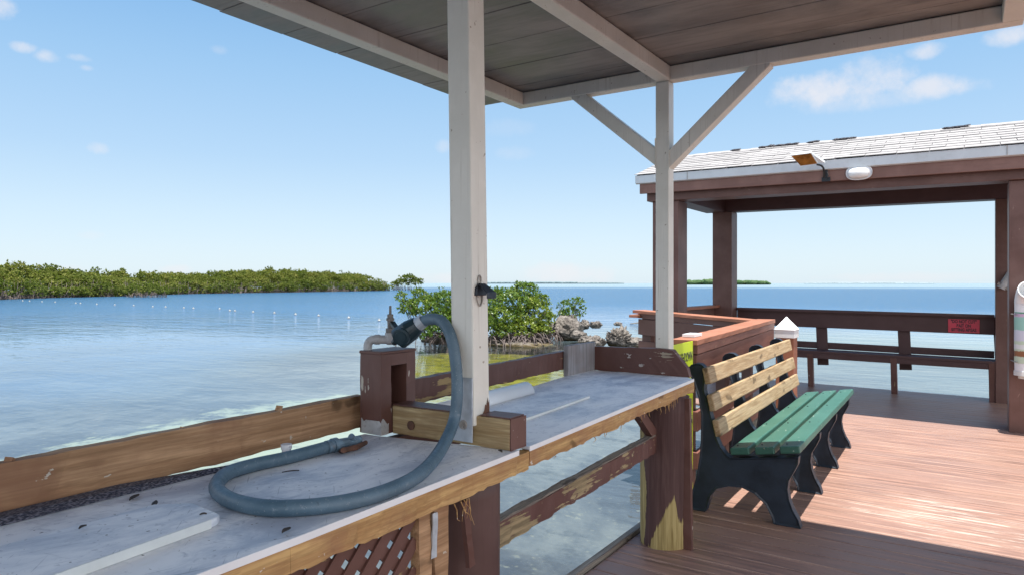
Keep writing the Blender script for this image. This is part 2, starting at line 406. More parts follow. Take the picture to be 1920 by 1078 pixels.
# clear air over the sea: pale at the horizon, bluer with height
K = 1.0 / (SKY * 2 ** EXPO)
ramp = s.n('ShaderNodeValToRGB', {0: s.math('DIVIDE', el, R(90))})
stops = ((0, (.70, .845, .955)), (.03, (.66, .81, .94)), (.06, (.60, .77, .92)), (.11, (.46, .67, .895)), (.183, (.335, .58, .86)), (.25, (.215, .47, .81)), (.45, (.13, .34, .68)), (1, (.10, .27, .60)))
while len(ramp.color_ramp.elements) < len(stops): ramp.color_ramp.elements.new(.5)
for e_, (p_, c_) in zip(ramp.color_ramp.elements, stops): e_.position = p_; e_.color = (*c_, 1)
clear = s.vmath('SCALE', ramp.outputs[0]); clear.node.inputs['Scale'].default_value = K
skyc = s.mix(.85, sky.outputs[0], clear)
# broken unseen bright cloud, added right and left of the dock to lift shade
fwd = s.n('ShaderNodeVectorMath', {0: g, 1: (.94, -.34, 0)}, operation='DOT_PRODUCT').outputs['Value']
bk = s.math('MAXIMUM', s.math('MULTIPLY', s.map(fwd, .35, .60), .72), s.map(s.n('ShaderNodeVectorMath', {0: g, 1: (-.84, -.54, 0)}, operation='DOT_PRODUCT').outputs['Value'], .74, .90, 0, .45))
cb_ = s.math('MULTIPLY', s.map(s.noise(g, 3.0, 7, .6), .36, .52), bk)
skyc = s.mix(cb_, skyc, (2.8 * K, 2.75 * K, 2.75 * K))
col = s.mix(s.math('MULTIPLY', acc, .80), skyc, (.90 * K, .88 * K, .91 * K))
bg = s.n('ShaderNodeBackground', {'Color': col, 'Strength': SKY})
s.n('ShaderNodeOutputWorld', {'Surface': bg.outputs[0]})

sl = bpy.data.lights.new('sun', 'SUN'); sl.energy = SUN; sl.angle = R(.53); sl.color = (1, .965, .90)
so = bpy.data.objects.new('sun', sl); C.objects.link(so); so.location = (0, 0, 20)
so.rotation_euler = TO_SUN.to_track_quat('Z', 'Y').to_euler()

cam = bpy.data.cameras.new('camera'); co = bpy.data.objects.new('camera', cam); C.objects.link(co)
co.location = (0, 0, EYE); co.rotation_euler = (R(90), 0, YAW)
cam.sensor_width = 36; cam.lens = 36 * F / 1920; cam.shift_y = -8 / 1920; cam.clip_start = .05; cam.clip_end = 60000
S.camera = co
S.view_settings.view_transform = 'Standard'; S.view_settings.look = 'None'; S.view_settings.exposure = EXPO; S.view_settings.gamma = 1
S.render.engine = 'CYCLES'
S.cycles.max_bounces = 10; S.cycles.transparent_max_bounces = 16; S.cycles.use_denoising = True
S.cycles.caustics_reflective = False; S.cycles.caustics_refractive = False; S.cycles.sample_clamp_indirect = 6

# ------------------------------------------------------------------ water and sea bed
def grid(name, xs, ys, zf, mat):
    vs = [(x, y, zf(x, y)) for y in ys for x in xs]; nx = len(xs)
    fs = [(j * nx + i, j * nx + i + 1, (j + 1) * nx + i + 1, (j + 1) * nx + i) for j in range(len(ys) - 1) for i in range(nx - 1)]
    me = bpy.data.meshes.new(name); me.from_pydata(vs, [], fs); return link(name, me, mat, smooth=True)
BUSH = at(900, 648, WATER)            # middle of the little mangrove islet
def bedz(x, y):
    r = math.hypot(x, y)
    z = -1.25 - .9 * min(1, max(0, (r - 18) / 60)) + .22 * noise.noise((x * .12, y * .12, 3)) + .07 * noise.noise((x * .6, y * .6, 1))
    z += .55 * math.exp(-((x + 8) ** 2 / 30 + (y - 6) ** 2 / 40))
    b = math.hypot(x - BUSH.x, y - BUSH.y); z += .45 * math.exp(-(b / 7) ** 2)
    return min(z, WATER - .12)
def lin(a, b, n): return [a + (b - a) * i / (n - 1) for i in range(n)]
ticks = [-30000, -2000, -400, -200] + lin(-120, 120, 161) + [200, 400, 2000, 30000]
def m_bed():
    s = NT('sandy_sea_bed'); p = s.n('ShaderNodeNewGeometry').outputs['Position']; sp = s.n('ShaderNodeSeparateXYZ', {0: p})
    a = s.noise(p, .35, 7, .65, .4); b = s.noise(p, 2.2, 6, .7); c_ = s.noise(p, 9, 4, .6)
    c = s.mix(s.map(a, .38, .62), (.075, .070, .080), (.185, .165, .155))
    c = s.mix(s.map(b, .46, .66, 0, .7), c, (.06, .055, .06))
    c = s.mix(s.map(c_, .58, .75, 0, .45), c, (.34, .29, .21))
    ex = s.math('DIVIDE', s.math('ADD', sp.outputs[0], 9.3), 1.7); ey = s.math('DIVIDE', s.math('SUBTRACT', sp.outputs[1], 8.6), 5.2)
    sd_ = s.math('SUBTRACT', s.math('ADD', s.math('MULTIPLY', ex, ex), s.math('MULTIPLY', ey, ey)), s.math('MULTIPLY', s.math('SUBTRACT', b, .42), 5.0))
    c = s.mix(s.map(sd_, 1.5, .3, 0, .9), c, (.42, .39, .27))
    AL = at(925, 672, WATER); lx = s.math('ADD', s.math('MULTIPLY', s.math('SUBTRACT', sp.outputs[0], AL.x), ca), s.math('MULTIPLY', s.math('SUBTRACT', sp.outputs[1], AL.y), sa))
    ly = s.math('ADD', s.math('MULTIPLY', s.math('SUBTRACT', sp.outputs[0], AL.x), -sa), s.math('MULTIPLY', s.math('SUBTRACT', sp.outputs[1], AL.y), ca))
    r = s.math('SQRT', s.math('ADD', s.math('POWER', s.math('DIVIDE', lx, 2.9), 2.0), s.math('POWER', s.math('DIVIDE', ly, 6.5), 2.0)))
    k = s.map(s.math('ADD', r, s.math('MULTIPLY', s.math('SUBTRACT', a, .5), 1.2)), 1.15, .8)
    alg = s.mix(s.map(b, .35, .65), (.10, .075, .004), (.32, .24, .018))
    c = s.mix(s.math('MULTIPLY', k, .9), c, alg)
    return s.done(c, .95, s.bump(b, .05, .6), spec=.1)
bed = grid('seabed', ticks, ticks, bedz, m_bed()); tag(bed, kind='structure')

def m_water():
    s = NT('sea_water'); p = s.n('ShaderNodeNewGeometry').outputs['Position']
    sp = s.n('ShaderNodeSeparateXYZ', {0: p})
    r = s.n('ShaderNodeVectorMath', {0: p}, operation='LENGTH').outputs['Value']
    # ripples: crests lie across the breeze, calmer close in
    q = s.n('ShaderNodeMapping', {'Vector': p, 'Rotation': (0, 0, R(-33)), 'Scale': (.45, 1.0, 1)}).outputs[0]
    w1 = s.noise(q, .9, 3, .55, .3); w2 = s.noise(q, 3.6, 3, .6, .2); w3 = s.noise(q, 13, 2, .5)
    patch = s.noise(q, .035, 4, .6)
    calm = s.map(s.math('ADD', r, s.math('MULTIPLY', s.math('SUBTRACT', patch, .5), 70.)), 22., 75., .0, 1.0)
    h = s.math('ADD', s.math('MULTIPLY', w1, .9), s.math('ADD', s.math('MULTIPLY', w2, .28), s.math('MULTIPLY', w3, .06)))
    n = s.n('ShaderNodeBump', {'Height': h, 'Distance': s.map(calm, 0, 1, .026, .28, False), 'Strength': 1.0}).outputs[0]
    fr = s.n('ShaderNodeFresnel', {'IOR': 1.333, 'Normal': n}).outputs[0]
    deep = s.math('ADD', r, s.math('MULTIPLY', s.math('SUBTRACT', s.noise(p, .05, 5, .6), .5), 45.))
    kd0 = s.map(deep, 9., 42., .06, .97)
    ad = s.n('ShaderNodeVectorMath', {0: p, 1: tuple(at(930, 675, WATER))}, operation='DISTANCE').outputs['Value']
    kd = s.math('MULTIPLY', kd0, s.map(ad, 4.5, 9.0, .12, 1.0))     # clear shallows round the islet
    body = s.mix(s.map(deep, 18., 90.), (.045, .122, .235), (.026, .084, .160))
    body = s.mix(s.map(r, 240., 480.), body, (.17, .235, .265))       # paler water colour far out
    pv_ = s.n('ShaderNodeVectorMath', {0: p, 1: tuple(at(1660, 690, WATER))}, operation='DISTANCE').outputs['Value']
    pale = s.map(pv_, 22.0, 8.0)
    body = s.mix(pale, body, (.16, .225, .235))                       # pale sand under clear water past the pavilion
    dif = s.n('ShaderNodeBsdfDiffuse', {'Color': body})
    tr = s.n('ShaderNodeBsdfTransparent', {'Color': (.80, .90, .92, 1)})
    low = s.n('ShaderNodeMixShader', {0: kd, 1: tr.outputs[0], 2: dif.outputs[0]})
    gl = s.n('ShaderNodeBsdfGlossy', {'Color': (1, 1, 1, 1), 'Roughness': s.map(calm, 0, 1, .03, .14, False), 'Normal': n})
    mx = s.n('ShaderNodeMixShader', {0: s.math('MULTIPLY', fr, s.map(calm, 0, 1, .92, .55, False)), 1: low.outputs[0], 2: gl.outputs[0]})
    s.n('ShaderNodeOutputMaterial', {'Surface': mx.outputs[0]})
    return s.m
wt = [-30000, -3000, -600, -150, -40, 0, 40, 150, 600, 3000, 30000]
water = grid('water', wt, wt, lambda x, y: WATER, m_water()); tag(water, kind='structure')

# ------------------------------------------------------------------ deck
bm = BM(); y = -2.0; i = 0
while y < 11.02:
    xl = -1.66 if y < 8.28 else -3.72
    k = min(1, max(0, (y - 4.5) / 3.5)); sl_ = -.0095 * k
    v = box(bm, xl + random.uniform(-.004, .004), 3.6, y, y + .1345, -.028, 0)
    for q in v: q.co.z += sl_ * (q.co.x + 1.0) + random.uniform(-.0007, .0007)
    y += .142; i += 1
deck = obj('deck', bm, M['deck'], bevel=.006); tag(deck, kind='structure')
bm = BM(); beam(bm, (-1.69, -2, -.035), (-1.69, 8.26, -.035), .045, .11, 60, .006, seed=3)
for yy in (-1.5, .2, 2.1, 4.0, 6.0, 8.3, 9.6, 10.9): box(bm, -1.64 if yy < 8.2 else -3.68, 3.5, yy, yy + .05, -.20, -.03)
e = obj('deck_edge_beam', bm, M['edge_grey'], bevel=.004); tag(e, kind='structure')

# ------------------------------------------------------------------ white shelter over the table
ZB, ZC = 2.79, 2.882            # underside of beams, ceiling
sh = thing('open_shelter', 'flat roofed shelter on slim cream posts above the fish cleaning table', 'shelter', (-1.5, 2.0, 0))
bm = BM()
seams = [4.05 - .392 * i for i in range(0, 15)]
ys = [4.36] + seams + [-1.9]
for a, b in zip(ys, ys[1:]):
    dz = random.uniform(0, .004)
    box(bm, -3.19 + random.uniform(-.012, .012), .62, b + .006, a, ZC + .002 + dz, ZC + .022 + dz)
obj('ceiling_panel', bm, M['ceiling'], sh, bevel=.003)
bm = BM(); box(bm, -3.17, .60, -1.88, 4.345, ZC + .0275, ZC + .06)
obj('roof_sheet', bm, M['gutter'], sh, bevel=.004)
def bar(name, a, b, w=.09, h=.09, up=(0, 0, 1), mat='cream', par=sh, bev=.006):
    bm = BM(); beam(bm, a, b, w, h, up=up); return obj(name, bm, M[mat], par, bevel=bev)
zb = ZB + .046
bar('beam', (-2.745, -1.8, zb), (-2.745, 4.198, zb))
bar('beam', (-1.635, -1.8, zb), (-1.635, 4.198, zb))
bar('beam', (.175, -1.8, zb), (.175, 4.198, zb))
bar('beam', (-2.79, 4.245, zb), (.22, 4.245, zb))
bar('post', (-1.645, 4.245, -.02), (-1.645, 4.245, ZB - .001), .09, .09, up=(0, 1, 0))
bar('brace', (-1.66, 4.245, 2.285), (-2.285, 4.245, ZB + .025), .086, .086, up=(0, 1, 0))
bar('brace', (-1.63, 4.245, 2.262), (-1.005, 4.245, ZB + .025), .086, .086, up=(0, 1, 0))
bm = BM()
tube(bm, [(-1.69, 4.199, 2.24), (-1.69, 4.199, 2.43)], .004, 6); obj('weld_bead', bm, M['cream'], sh)
bm = BM(); tube(bm, [(-1.60, 4.199, 2.22), (-1.60, 4.199, 2.42)], .004, 6); obj('weld_bead', bm, M['cream'], sh)
# the near post leans a little
px0, py0 = -1.478, 1.97
p1 = bar('post', (px0 - .011, py0, 1.0), (px0 - .043, py0, ZC), .098, .094, up=(0, 1, 0))
bm = BM(); box(bm, px0 - .058, px0 + .034, py0 - .0545, py0 - .0485, .945, 1.17)
pl = obj('bracket_plate', bm, M['galv'], p1, bevel=.0015)
bm = BM(); tube(bm, [(px0 - .004, py0 - .0547, 1.005), (px0 - .004, py0 - .061, 1.005)], [.017, .015], 16); tube(bm, [(px0 - .004, py0 - .061, 1.005), (px0 - .004, py0 - .068, 1.005)], .008, 6)
obj('bolt', bm, M['steel'], p1)
bm = BM(); random.seed(8)
vs = [bm.verts.new((px0 + .0392 - (z - 1.0) * .017, y, z)) for y, z in ((py0 + .0, 1.036), (py0 + .0435, 1.036), (py0 + .0435, 1.085), (py0 + .036, 1.07), (py0 + .033, 1.094), (py0 + .025, 1.065), (py0 + .018, 1.07), (py0 + .012, 1.05))]
bm.faces.new(vs); obj('rust_stain', bm, M['rust'], p1)

# ------------------------------------------------------------------ the fish cleaning table
ZT = .93
tb = thing('cleaning_table', 'long white topped fish cleaning table with peeling brown rails and posts', 'table', (-1.5, 2.0, 0))
def slab(pts, z0, z1): 
    bm = BM(); prism(bm, [(x, y, z0) for x, y in pts], (0, 0, z1 - z0)); return bm
obj('countertop', slab([(-1.955, -1.4), (-1.262, -1.4), (-1.262, 1.03), (-1.286, 1.972), (-1.85, 1.865), (-1.915, 1.865)], ZT - .012, ZT), M['counter'], tb, bevel=.002)
obj('countertop', slab([(-1.93, 2.035), (-1.286, 2.035), (-1.378, 4.02), (-1.43, 4.075), (-2.12, 4.075), (-2.02, 3.2)], ZT - .012, ZT - .0005), M['counter'], tb, bevel=.002)
# bright sawn edge strips
bm = BM(); prism(bm, [(-1.258, -1.4, ZT - .016), (-1.258, 1.03, ZT - .016), (-1.281, 1.966, ZT - .016), (-1.2855, 1.966, ZT - .016), (-1.2615, 1.03, ZT - .016), (-1.2615, -1.4, ZT - .016)], (0, 0, .0175))
prism(bm, [(-1.282, 2.035, ZT - .016), (-1.374, 4.02, ZT - .016), (-1.3775, 4.02, ZT - .016), (-1.2855, 2.035, ZT - .016)], (0, 0, .0172))
obj('edge_strip', bm, M['white'], tb)
bm = BM(); beam(bm, (-1.278, -1.4, .883), (-1.278, 1.0, .883), .036, .062, 60, .003, .009, 1)
beam(bm, (-1.278, 1.0, .883), (-1.306, 2.04, .881), .036, .064, 40, .003, .009, 1)
obj('edge_board', bm, M['edge'], tb)
bm = BM(); beam(bm, (-1.306, 2.045, .883), (-1.396, 4.03, .883), .036, .060, 60, .003, .010, 2)
# hanging wood fibres
random.seed(3)
for k in range(22):
    if k < 12: yy = random.choice((random.uniform(3.35, 3.7), random.uniform(3.5, 3.62)))
    else: yy = random.uniform(2.2, 3.9)
    x0 = -1.306 - .09 * (yy - 2.045) / 1.985 + .012
    L = random.uniform(.012, .055)
    tube(bm, [(x0, yy, .858), (x0 + random.uniform(-.004, .008), yy + random.uniform(-.01, .01), .858 - L * .6), (x0 + random.uniform(-.004, .008), yy + random.uniform(-.016, .016), .858 - L)], [.0022, .0016, .0006], 4)
obj('edge_board', bm, M['edge'], tb)
bm = BM(); beam(bm, (-1.85, -1.4, .86), (-1.85, 4.0, .86), .04, .10)
obj('under_beam', bm, M['brown_y'], tb)
# rails along the water side
bm = BM(); beam(bm, (-2.02, -1.3, .978), (-2.02, 1.945, .995), .04, .128, 70, .0035, .006, 5)
for (yy, L) in ((.70, .03), (.735, .018), (1.55, .028), (1.2, .012), (1.41, .01)):
    beam(bm, (-2.015, yy, 1.042), (-2.02, yy + .01, 1.042 + L), .022, .01, 3, .006, seed=yy * 9)
r1 = obj('back_rail', bm, M['natural'], tb); r1['label'] = 'bare brown weathered rail board'
bm = BM(); beam(bm, (-2.09, 2.10, 1.012), (-2.13, 3.80, 1.022), .04, .112, 60, .004, .006, 8)
obj('back_rail', bm, M['brown_y'], tb)
bm = BM(); beam(bm, (-2.085, 3.73, .935 + .085), (-2.085, 4.10, .935 + .085), .035, .19, 8, .004, seed=4)
gb = obj('splash_board', bm, M['grey_wood'], tb, bevel=.003); gb['label'] = 'grey weathered upright board'
bm = BM(); prism(bm, [(-2.10, 4.085, ZT - .002), (-1.425, 4.085, ZT - .002), (-1.44, 4.085, .985), (-1.53, 4.085, 1.088), (-1.60, 4.085, 1.094), (-2.10, 4.085, 1.083)], (0, .042, 0))
bmesh.ops.subdivide_edges(bm, edges=[e for e in bm.edges if e.calc_length() > .3], cuts=24)
for v in bm.verts: v.co += noise.noise_vector(v.co * 21) * .004
obj('end_board', bm, M['brown_x'], tb)
# cross timber that carries the near post
bm = BM(); beam(bm, (-1.832, 1.972, .984), (-1.305, 1.988, .984), .094, .106, 16, .0022, seed=9)
cb = obj('cross_timber', bm, M['natural_x'], tb, bevel=.004)
bm = BM(); beam(bm, (-1.3035, 1.99, .984), (-1.2985, 1.99, .984), .096, .108, 1)
beam(bm, (-1.832, 1.974, 1.0395), (-1.52, 1.984, 1.0395), .09, .004, 8, .001); beam(bm, (-1.43, 1.987, 1.0395), (-1.305, 1.989, 1.0395), .09, .004, 6, .001)
obj('painted_end', bm, M['brown_x'], cb)
bm = BM(); tube(bm, [(-1.735, 1.9255, .972), (-1.735, 1.921, .972)], .017, 14)
obj('knot', bm, M['rust'], cb)
# posts going down into the water
def round_post(x, y, r, z0, z1, mat, seed):
    bm = BM(); n = 26; seg = 30; rings = []
    for i in range(n + 1):
        z = z0 + (z1 - z0) * i / n
        rings.append([bm.verts.new(Vector((x, y, z)) + Vector((math.cos(a), math.sin(a), 0)) * (r * (1 + .05 * noise.noise((math.cos(a) * 2, math.sin(a) * 2 + seed, z * .8)) + .02 * noise.noise((math.cos(a) * 9, math.sin(a) * 9 + seed, z * 1.3)))))
                      for a in [2 * math.pi * k / seg for k in range(seg)]])
    for a, b in zip(rings, rings[1:]):
        for j in range(seg): bm.faces.new((a[j], a[(j + 1) % seg], b[(j + 1) % seg], b[j]))
    bm.faces.new(rings[0][::-1]); bm.faces.new(rings[-1])
    return obj('round_post', bm, mat, tb, smooth=True)
def m_farpost():
    s = NT('brown_post_with_bare_foot'); o = s.coords(False)
    sp = s.n('ShaderNodeSeparateXYZ', {0: o})
    g = s.noise(s.stretch(o, (55, 55, 2.2)), 1.0, 5, .65, .4); big = s.noise(s.stretch(o, (6, 6, 2.4)), 1.0, 5, .6)
    ang = s.n('ShaderNodeMath', {0: s.math('SUBTRACT', sp.outputs[1], 1.82), 1: s.math('SUBTRACT', sp.outputs[0], .019)}, operation='ARCTAN2').outputs[0]
    # bare fan at the foot and a long strip down the water side
    fh = s.math('SUBTRACT', s.map(ang, -1.95, -.85, 0, .30, False), s.map(ang, -.80, -.55, 0, .14))
    foot = s.math('ADD', s.math('SUBTRACT', fh, sp.outputs[2]), s.math('ADD', s.math('MULTIPLY', s.math('SUBTRACT', big, .5), .22), s.math('MULTIPLY', s.math('SUBTRACT', g, .5), .16)))
    strip = s.math('SUBTRACT', .30, s.math('ABSOLUTE', s.math('SUBTRACT', ang, -2.42)))
    strip = s.math('MINIMUM', strip, s.math('SUBTRACT', .66, sp.outputs[2]))
    strip = s.math('ADD', strip, s.math('MULTIPLY', s.math('SUBTRACT', big, .55), .9))
    mk = s.math('MAXIMUM', s.map(foot, .0, .02), s.map(strip, .0, .04))
    mk = s.math('MAXIMUM', mk, s.map(s.math('ADD', big, s.math('MULTIPLY', s.math('SUBTRACT', g, .5), .4)), .73, .745))
    wood = s.mix(s.map(g, .3, .7), (.20, .14, .045), (.46, .36, .16))
    pc = s.mix(s.map(g, .4, .7), (.068, .034, .032), (.105, .058, .052))
    return s.done(s.mix(mk, pc, wood), .7, s.bump(s.math('SUBTRACT', s.math('MULTIPLY', g, .6), s.math('MULTIPLY', mk, .7)), .006, .8), spec=.3)
round_post(-1.481, 3.82, .137, -1.5, .853, m_farpost(), 1)['label'] = 'far brown post with bare wood at its foot'
round_post(-1.507, 1.94, .135, -1.5, .853, M['brown_post_dark'], 5)
bm = BM(); beam(bm, (-1.33, 3.79, -.02), (-1.345, 3.80, .85), .05, .035, 20, .004, seed=4, up=(0, 1, 0))
obj('edge_slat', bm, M['brown_z'], tb)
bm = BM(); beam(bm, (-1.5, 2.06, .548), (-1.5, 3.70, .592), .04, .096, 60, .005, .008, 12)
obj('lower_rail', bm, M['brown_low'], tb)
bm = BM(); beam(bm, (-1.5, 2.06, .600), (-1.5, 3.68, .643), .043, .007, 60, .004, .003, 15)
obj('worn_rail_top', bm, M['edge_grey'], tb)
bm = BM(); beam(bm, (-1.5, 3.44, .83), (-1.5, 3.74, .60), .04, .06, 6, .003)
obj('knee_brace', bm, M['brown_y'], tb)
# lattice and scraps near the close post
bm = BM(); W_ = .036; n_ = 16
def lat(y0, z0, y1, z1, x):
    # clip slanting lath to the panel
    ya, yb, za, zb_ = -.9, 1.487, .12, .846
    dy, dz = y1 - y0, z1 - z0; t0, t1 = 0., 1.
    for p, q in ((-dy, y0 - ya), (dy, yb - y0), (-dz, z0 - za), (dz, zb_ - z0)):
        if abs(p) < 1e-9:
            if q < 0: return
        else:
            t = q / p
            if p < 0: t0 = max(t0, t)
            else: t1 = min(t1, t)
    if t1 - t0 < .01: return
    beam(bm, (x, y0 + dy * t0, z0 + dz * t0), (x, y0 + dy * t1, z0 + dz * t1), .007, W_, up=(1, 0, 0) if 0 else (0, 0, 1))
for k in range(-16, 40):
    c0 = -.9 + k * .082
    lat(c0, .1, c0 + .8, .9, -1.325); lat(c0, .9, c0 + .8, .1, -1.3335)
obj('lattice_panel', bm, M['brown_y'], tb)
bm = BM(); beam(bm, (-1.325, 1.513, .02), (-1.325, 1.513, .848), .032, .052, 16, .004, seed=31, up=(0, 1, 0)); obj('stud', bm, M['natural'], tb)
bm = BM(); beam(bm, (-1.325, 1.580, .02), (-1.325, 1.583, .848), .035, .062, 16, .005, seed=33, up=(0, 1, 0)); obj('stud', bm, M['natural'], tb)
bm = BM(); beam(bm, (-1.304, 1.545, .70), (-1.304, 1.548, .83), .004, .022, 8, .003, seed=2, up=(0, 1, 0))
obj('metal_strip', bm, M['galv'], tb)
bm = BM(); beam(bm, (-1.362, 1.800, .575), (-1.362, 1.762, .80), .016, .030, 10, .003, seed=12, up=(0, 1, 0))
obj('nailed_stick', bm, M['brown_z'], tb)
bm = BM(); random.seed(5)
for k in range(6):
    yy = 1.60 + random.uniform(-.05, .06); x0 = -1.262
    pts = [(x0, yy, .852)]
    for j in range(3): pts.append((x0 + random.uniform(-.006, .012), pts[-1][1] + random.uniform(-.015, .02), pts[-1][2] - random.uniform(.01, .035)))
    tube(bm, pts, [.0018, .0015, .0012, .0006], 4)
obj('wood_fibre', bm, M['edge'], tb)

# ------------------------------------------------------------------ standpipe box with tap, hose
sb = thing('standpipe_box', 'small hollow brown box with a dark opening holding a grey tap', 'pipe box', (-1.885, 1.965, ZT))
bx0, bx1, by0, by1, zt = -1.945, -1.835, 1.869, 2.06, 1.232
bm = BM()
box(bm, bx0, bx1, by0, by0 + .055, ZT + .002, zt); box(bm, bx0, bx1, by1 - .05, by1, ZT + .002, zt)
box(bm, bx0, bx0 + .02, by0 + .0555, by1 - .0505, ZT + .002, zt); box(bm, bx0 + .0205, bx1, by0 + .0555, by1 - .0505, ZT + .002, 1.03); box(bm, bx0 + .0205, bx1, by0 + .0555, by1 - .0505, 1.188, zt)
bmesh.ops.subdivide_edges(bm, edges=[e for e in bm.edges if e.calc_length() > .1], cuts=8)
for v in bm.verts: v.co += noise.noise_vector(v.co * 18) * .003
obj('box_body', bm, M['brown_box'], sb)
bm = BM(); box(bm, bx0 - .003, bx1 + .003, by0 - .003, by1 + .002, zt + .0005, zt + .012); obj('box_lid', bm, M['brown_box'], sb, bevel=.003)
bm = BM(); box(bm, bx0 + .008, bx1 + .0015, by0 - .0015, by0 + .04, ZT + .001, ZT + .045); 
bmesh.ops.subdivide_edges(bm, edges=bm.edges[:], cuts=6)
for v in bm.verts:
    if v.co.z > ZT + .03: v.co.z += noise.noise(v.co * 60) * .025
obj('bare_foot', bm, M['pvc'], sb)
ptop = zt + .012
bm = BM(); e0 = dep(690, 668, 2.58); e0.z = ptop
pts = smoothpath([(-1.935, 1.90, ptop - .01), (-1.935, 1.90, ptop + .018), (-1.928, 1.905, ptop + .034), (-1.912, 1.915, ptop + .04), (-1.872, 1.94, ptop + .04)], 6)
tube(bm, pts, .0165, 16); tube(bm, [(-1.912, 1.915, ptop + .04), (-1.896, 1.925, ptop + .04)], .0195, 16)
tube(bm, [(-1.872, 1.94, ptop + .04), (-1.852, 1.953, ptop + .04)], .02, 16); tube(bm, [(-1.862, 1.947, ptop + .03), (-1.862, 1.947, ptop + .066)], .0205, 16)
obj('elbow_pipe', bm, M['pvc'], sb, smooth=False)
bm = BM(); vx, vy = -1.862, 1.947
tube(bm, [(vx, vy, ptop + .066), (vx, vy, ptop + .083), (vx, vy, ptop + .084), (vx, vy, ptop + .112), (vx, vy, ptop + .113), (vx, vy, ptop + .122), (vx, vy, ptop + .123), (vx, vy, ptop + .137), (vx, vy, ptop + .138), (vx, vy, ptop + .17)],
     [.018, .018, .011, .012, .016, .016, .012, .012, .0055, .0045], 12)
obj('tap', bm, m_plain('tarnished_tap', (.15, .135, .125), .55, metal=.3, var=.35, sc=40), sb)

hs = thing('water_hose', 'thick blue grey hose arching from the tap and looped on the counter', 'hose', at(700, 930, ZT))
H0 = dep(786, 606, 2.52)
HR = .0205
air = [dep(786, 606, 2.52), dep(806, 598, 2.50), dep(829, 603, 2.47), dep(846, 632, 2.43), dep(855, 685, 2.40), dep(857, 740, 2.38), dep(850, 792, 2.365)]
flat = [at(x, y, ZT + HR + .001) for x, y in ((826, 850), (792, 884), (745, 912), (680, 934), (600, 948), (510, 952), (447, 942), (414, 926), (407, 907), (428, 886), (480, 870), (545, 856), (612, 838))]
flat[0].z += .012
bm = BM(); tube(bm, smoothpath(air + flat, 10), HR, 18)
obj('hose_pipe', bm, M['hose'], hs, smooth=True)
bm = BM(); a = dep(786, 606, 2.52); b = dep(746, 636, 2.545); d = (b - a).normalized()
tube(bm, [a - d * .012, a + d * .006, a + d * .007, a + d * .026, a + d * .045, a + d * .1, a + d * .104], [.024, .026, .031, .036, .040, .041, .034], 20)
cp = obj('spray_head', bm, M['teal'], hs)
bm = BM(); k = a + d * .07; sd = d.cross(Vector((.55, -.83, 0))).normalized(); tw = (Vector((0, 0, EYE)) - k); tw = (tw - d * tw.dot(d)).normalized()
tube(bm, [k + tw * .03, k + tw * .047, k + tw * .048, k + tw * .051], [.032, .031, .022, .021], 20)
tube(bm, [a + d * .1, a + d * .118 + sd * .0, a + d * .13], [.016, .014, .01], 10)
beam(bm, a + d * .085 - Vector((0, 0, -.0)), Vector((vx + .01, vy, ptop + .105)), .02, .012)
obj('trigger_dial', bm, M['teal'], cp)
bm = BM(); tube(bm, [a - d * .02, a + d * .008], [.0255, .027], 16); obj('hose_clamp', bm, M['galv'], cp)
e1 = at(612, 838, ZT + HR + .001); e2 = at(632, 833, ZT + .022); e3 = at(675, 823, ZT + .024); e4 = at(686, 829, ZT + .013)
bm = BM(); tube(bm, [e1, e1.lerp(e2, .5)], [.0225, .0225], 16); tube(bm, [e1.lerp(e2, .55), e1.lerp(e2, .95)], [.0255, .0255], 16)
tube(bm, smoothpath([e2, e2.lerp(e3, .5), e3], 4), [.019 - .0006 * k for k in range(9)], 12)
tube(bm, [at(658, 817, ZT + .045), at(664, 823, ZT + .03)], .011, 10)
fe = obj('end_fitting', bm, M['bluegrey'], hs, smooth=False)
bm = BM(); tube(bm, [at(641, 844, ZT + .012), at(668, 838, ZT + .014), at(686, 829, ZT + .015)], [.009, .010, .008], 10); tube(bm, [at(640, 845, ZT + .003), at(645, 843, ZT + .022)], .0095, 10)
obj('fitting_lever', bm, M['rust'], fe)
pp = thing('pipe_stub', 'short white pipe stub standing behind the hose under the bare rail', 'pipe', at(537, 862, ZT))
bm = BM(); q = at(537, 866, ZT - .02); tube(bm, [q, q + Vector((0, 0, .045))], .015, 14); tube(bm, [q + Vector((0, 0, .045)), q + Vector((0, 0, .06))], .018, 14)
obj('stub_body', bm, M['white'], pp)

# ------------------------------------------------------------------ loose things on the table
bm = BM(); A_ = [(-1.4695, .945), (-1.474, .962), (-1.484, .974), (-1.50, .979), (-1.62, .99), (-1.69, .93), (-1.70, -.4), (-1.43, -.4), (-1.435, .55)]
prism(bm, [(x, y, ZT + .001) for x, y in A_], (0, 0, .021))
o = obj('cutting_board', bm, M['counter'], loc=(-1.56, .4, ZT), bevel=.004); tag(o, 'thick white cutting board with a rounded corner left of the hose', 'cutting board')
bm = BM(); prism(bm, [(-1.4665, .942, ZT + .0015), (-1.4295, .55, ZT + .0015), (-1.4245, -.4, ZT + .0015), (-1.4275, -.4, ZT + .0015), (-1.4335, .55, ZT + .0015), (-1.4695, .942, ZT + .0015)], (0, 0, .021))
obj('board_edge', bm, M['offwhite'], o, local=True).data.transform(Matrix.Translation((1.56, -.4, -ZT)))
bm = BM(); prism(bm, [(-1.93, 2.08, ZT + .0005), (-1.525, 2.08, ZT + .0005), (-1.541, 2.474, ZT + .0005), (-1.579, 3.062, ZT + .0005), (-1.66, 3.09, ZT + .0005), (-2.0, 3.0, ZT + .0005)], (0, 0, .009))
o = obj('counter_panel', bm, M['counter'], loc=(-1.7, 2.6, ZT), bevel=.002); tag(o, 'thin worn white panel lying on the far half of the counter', 'panel')
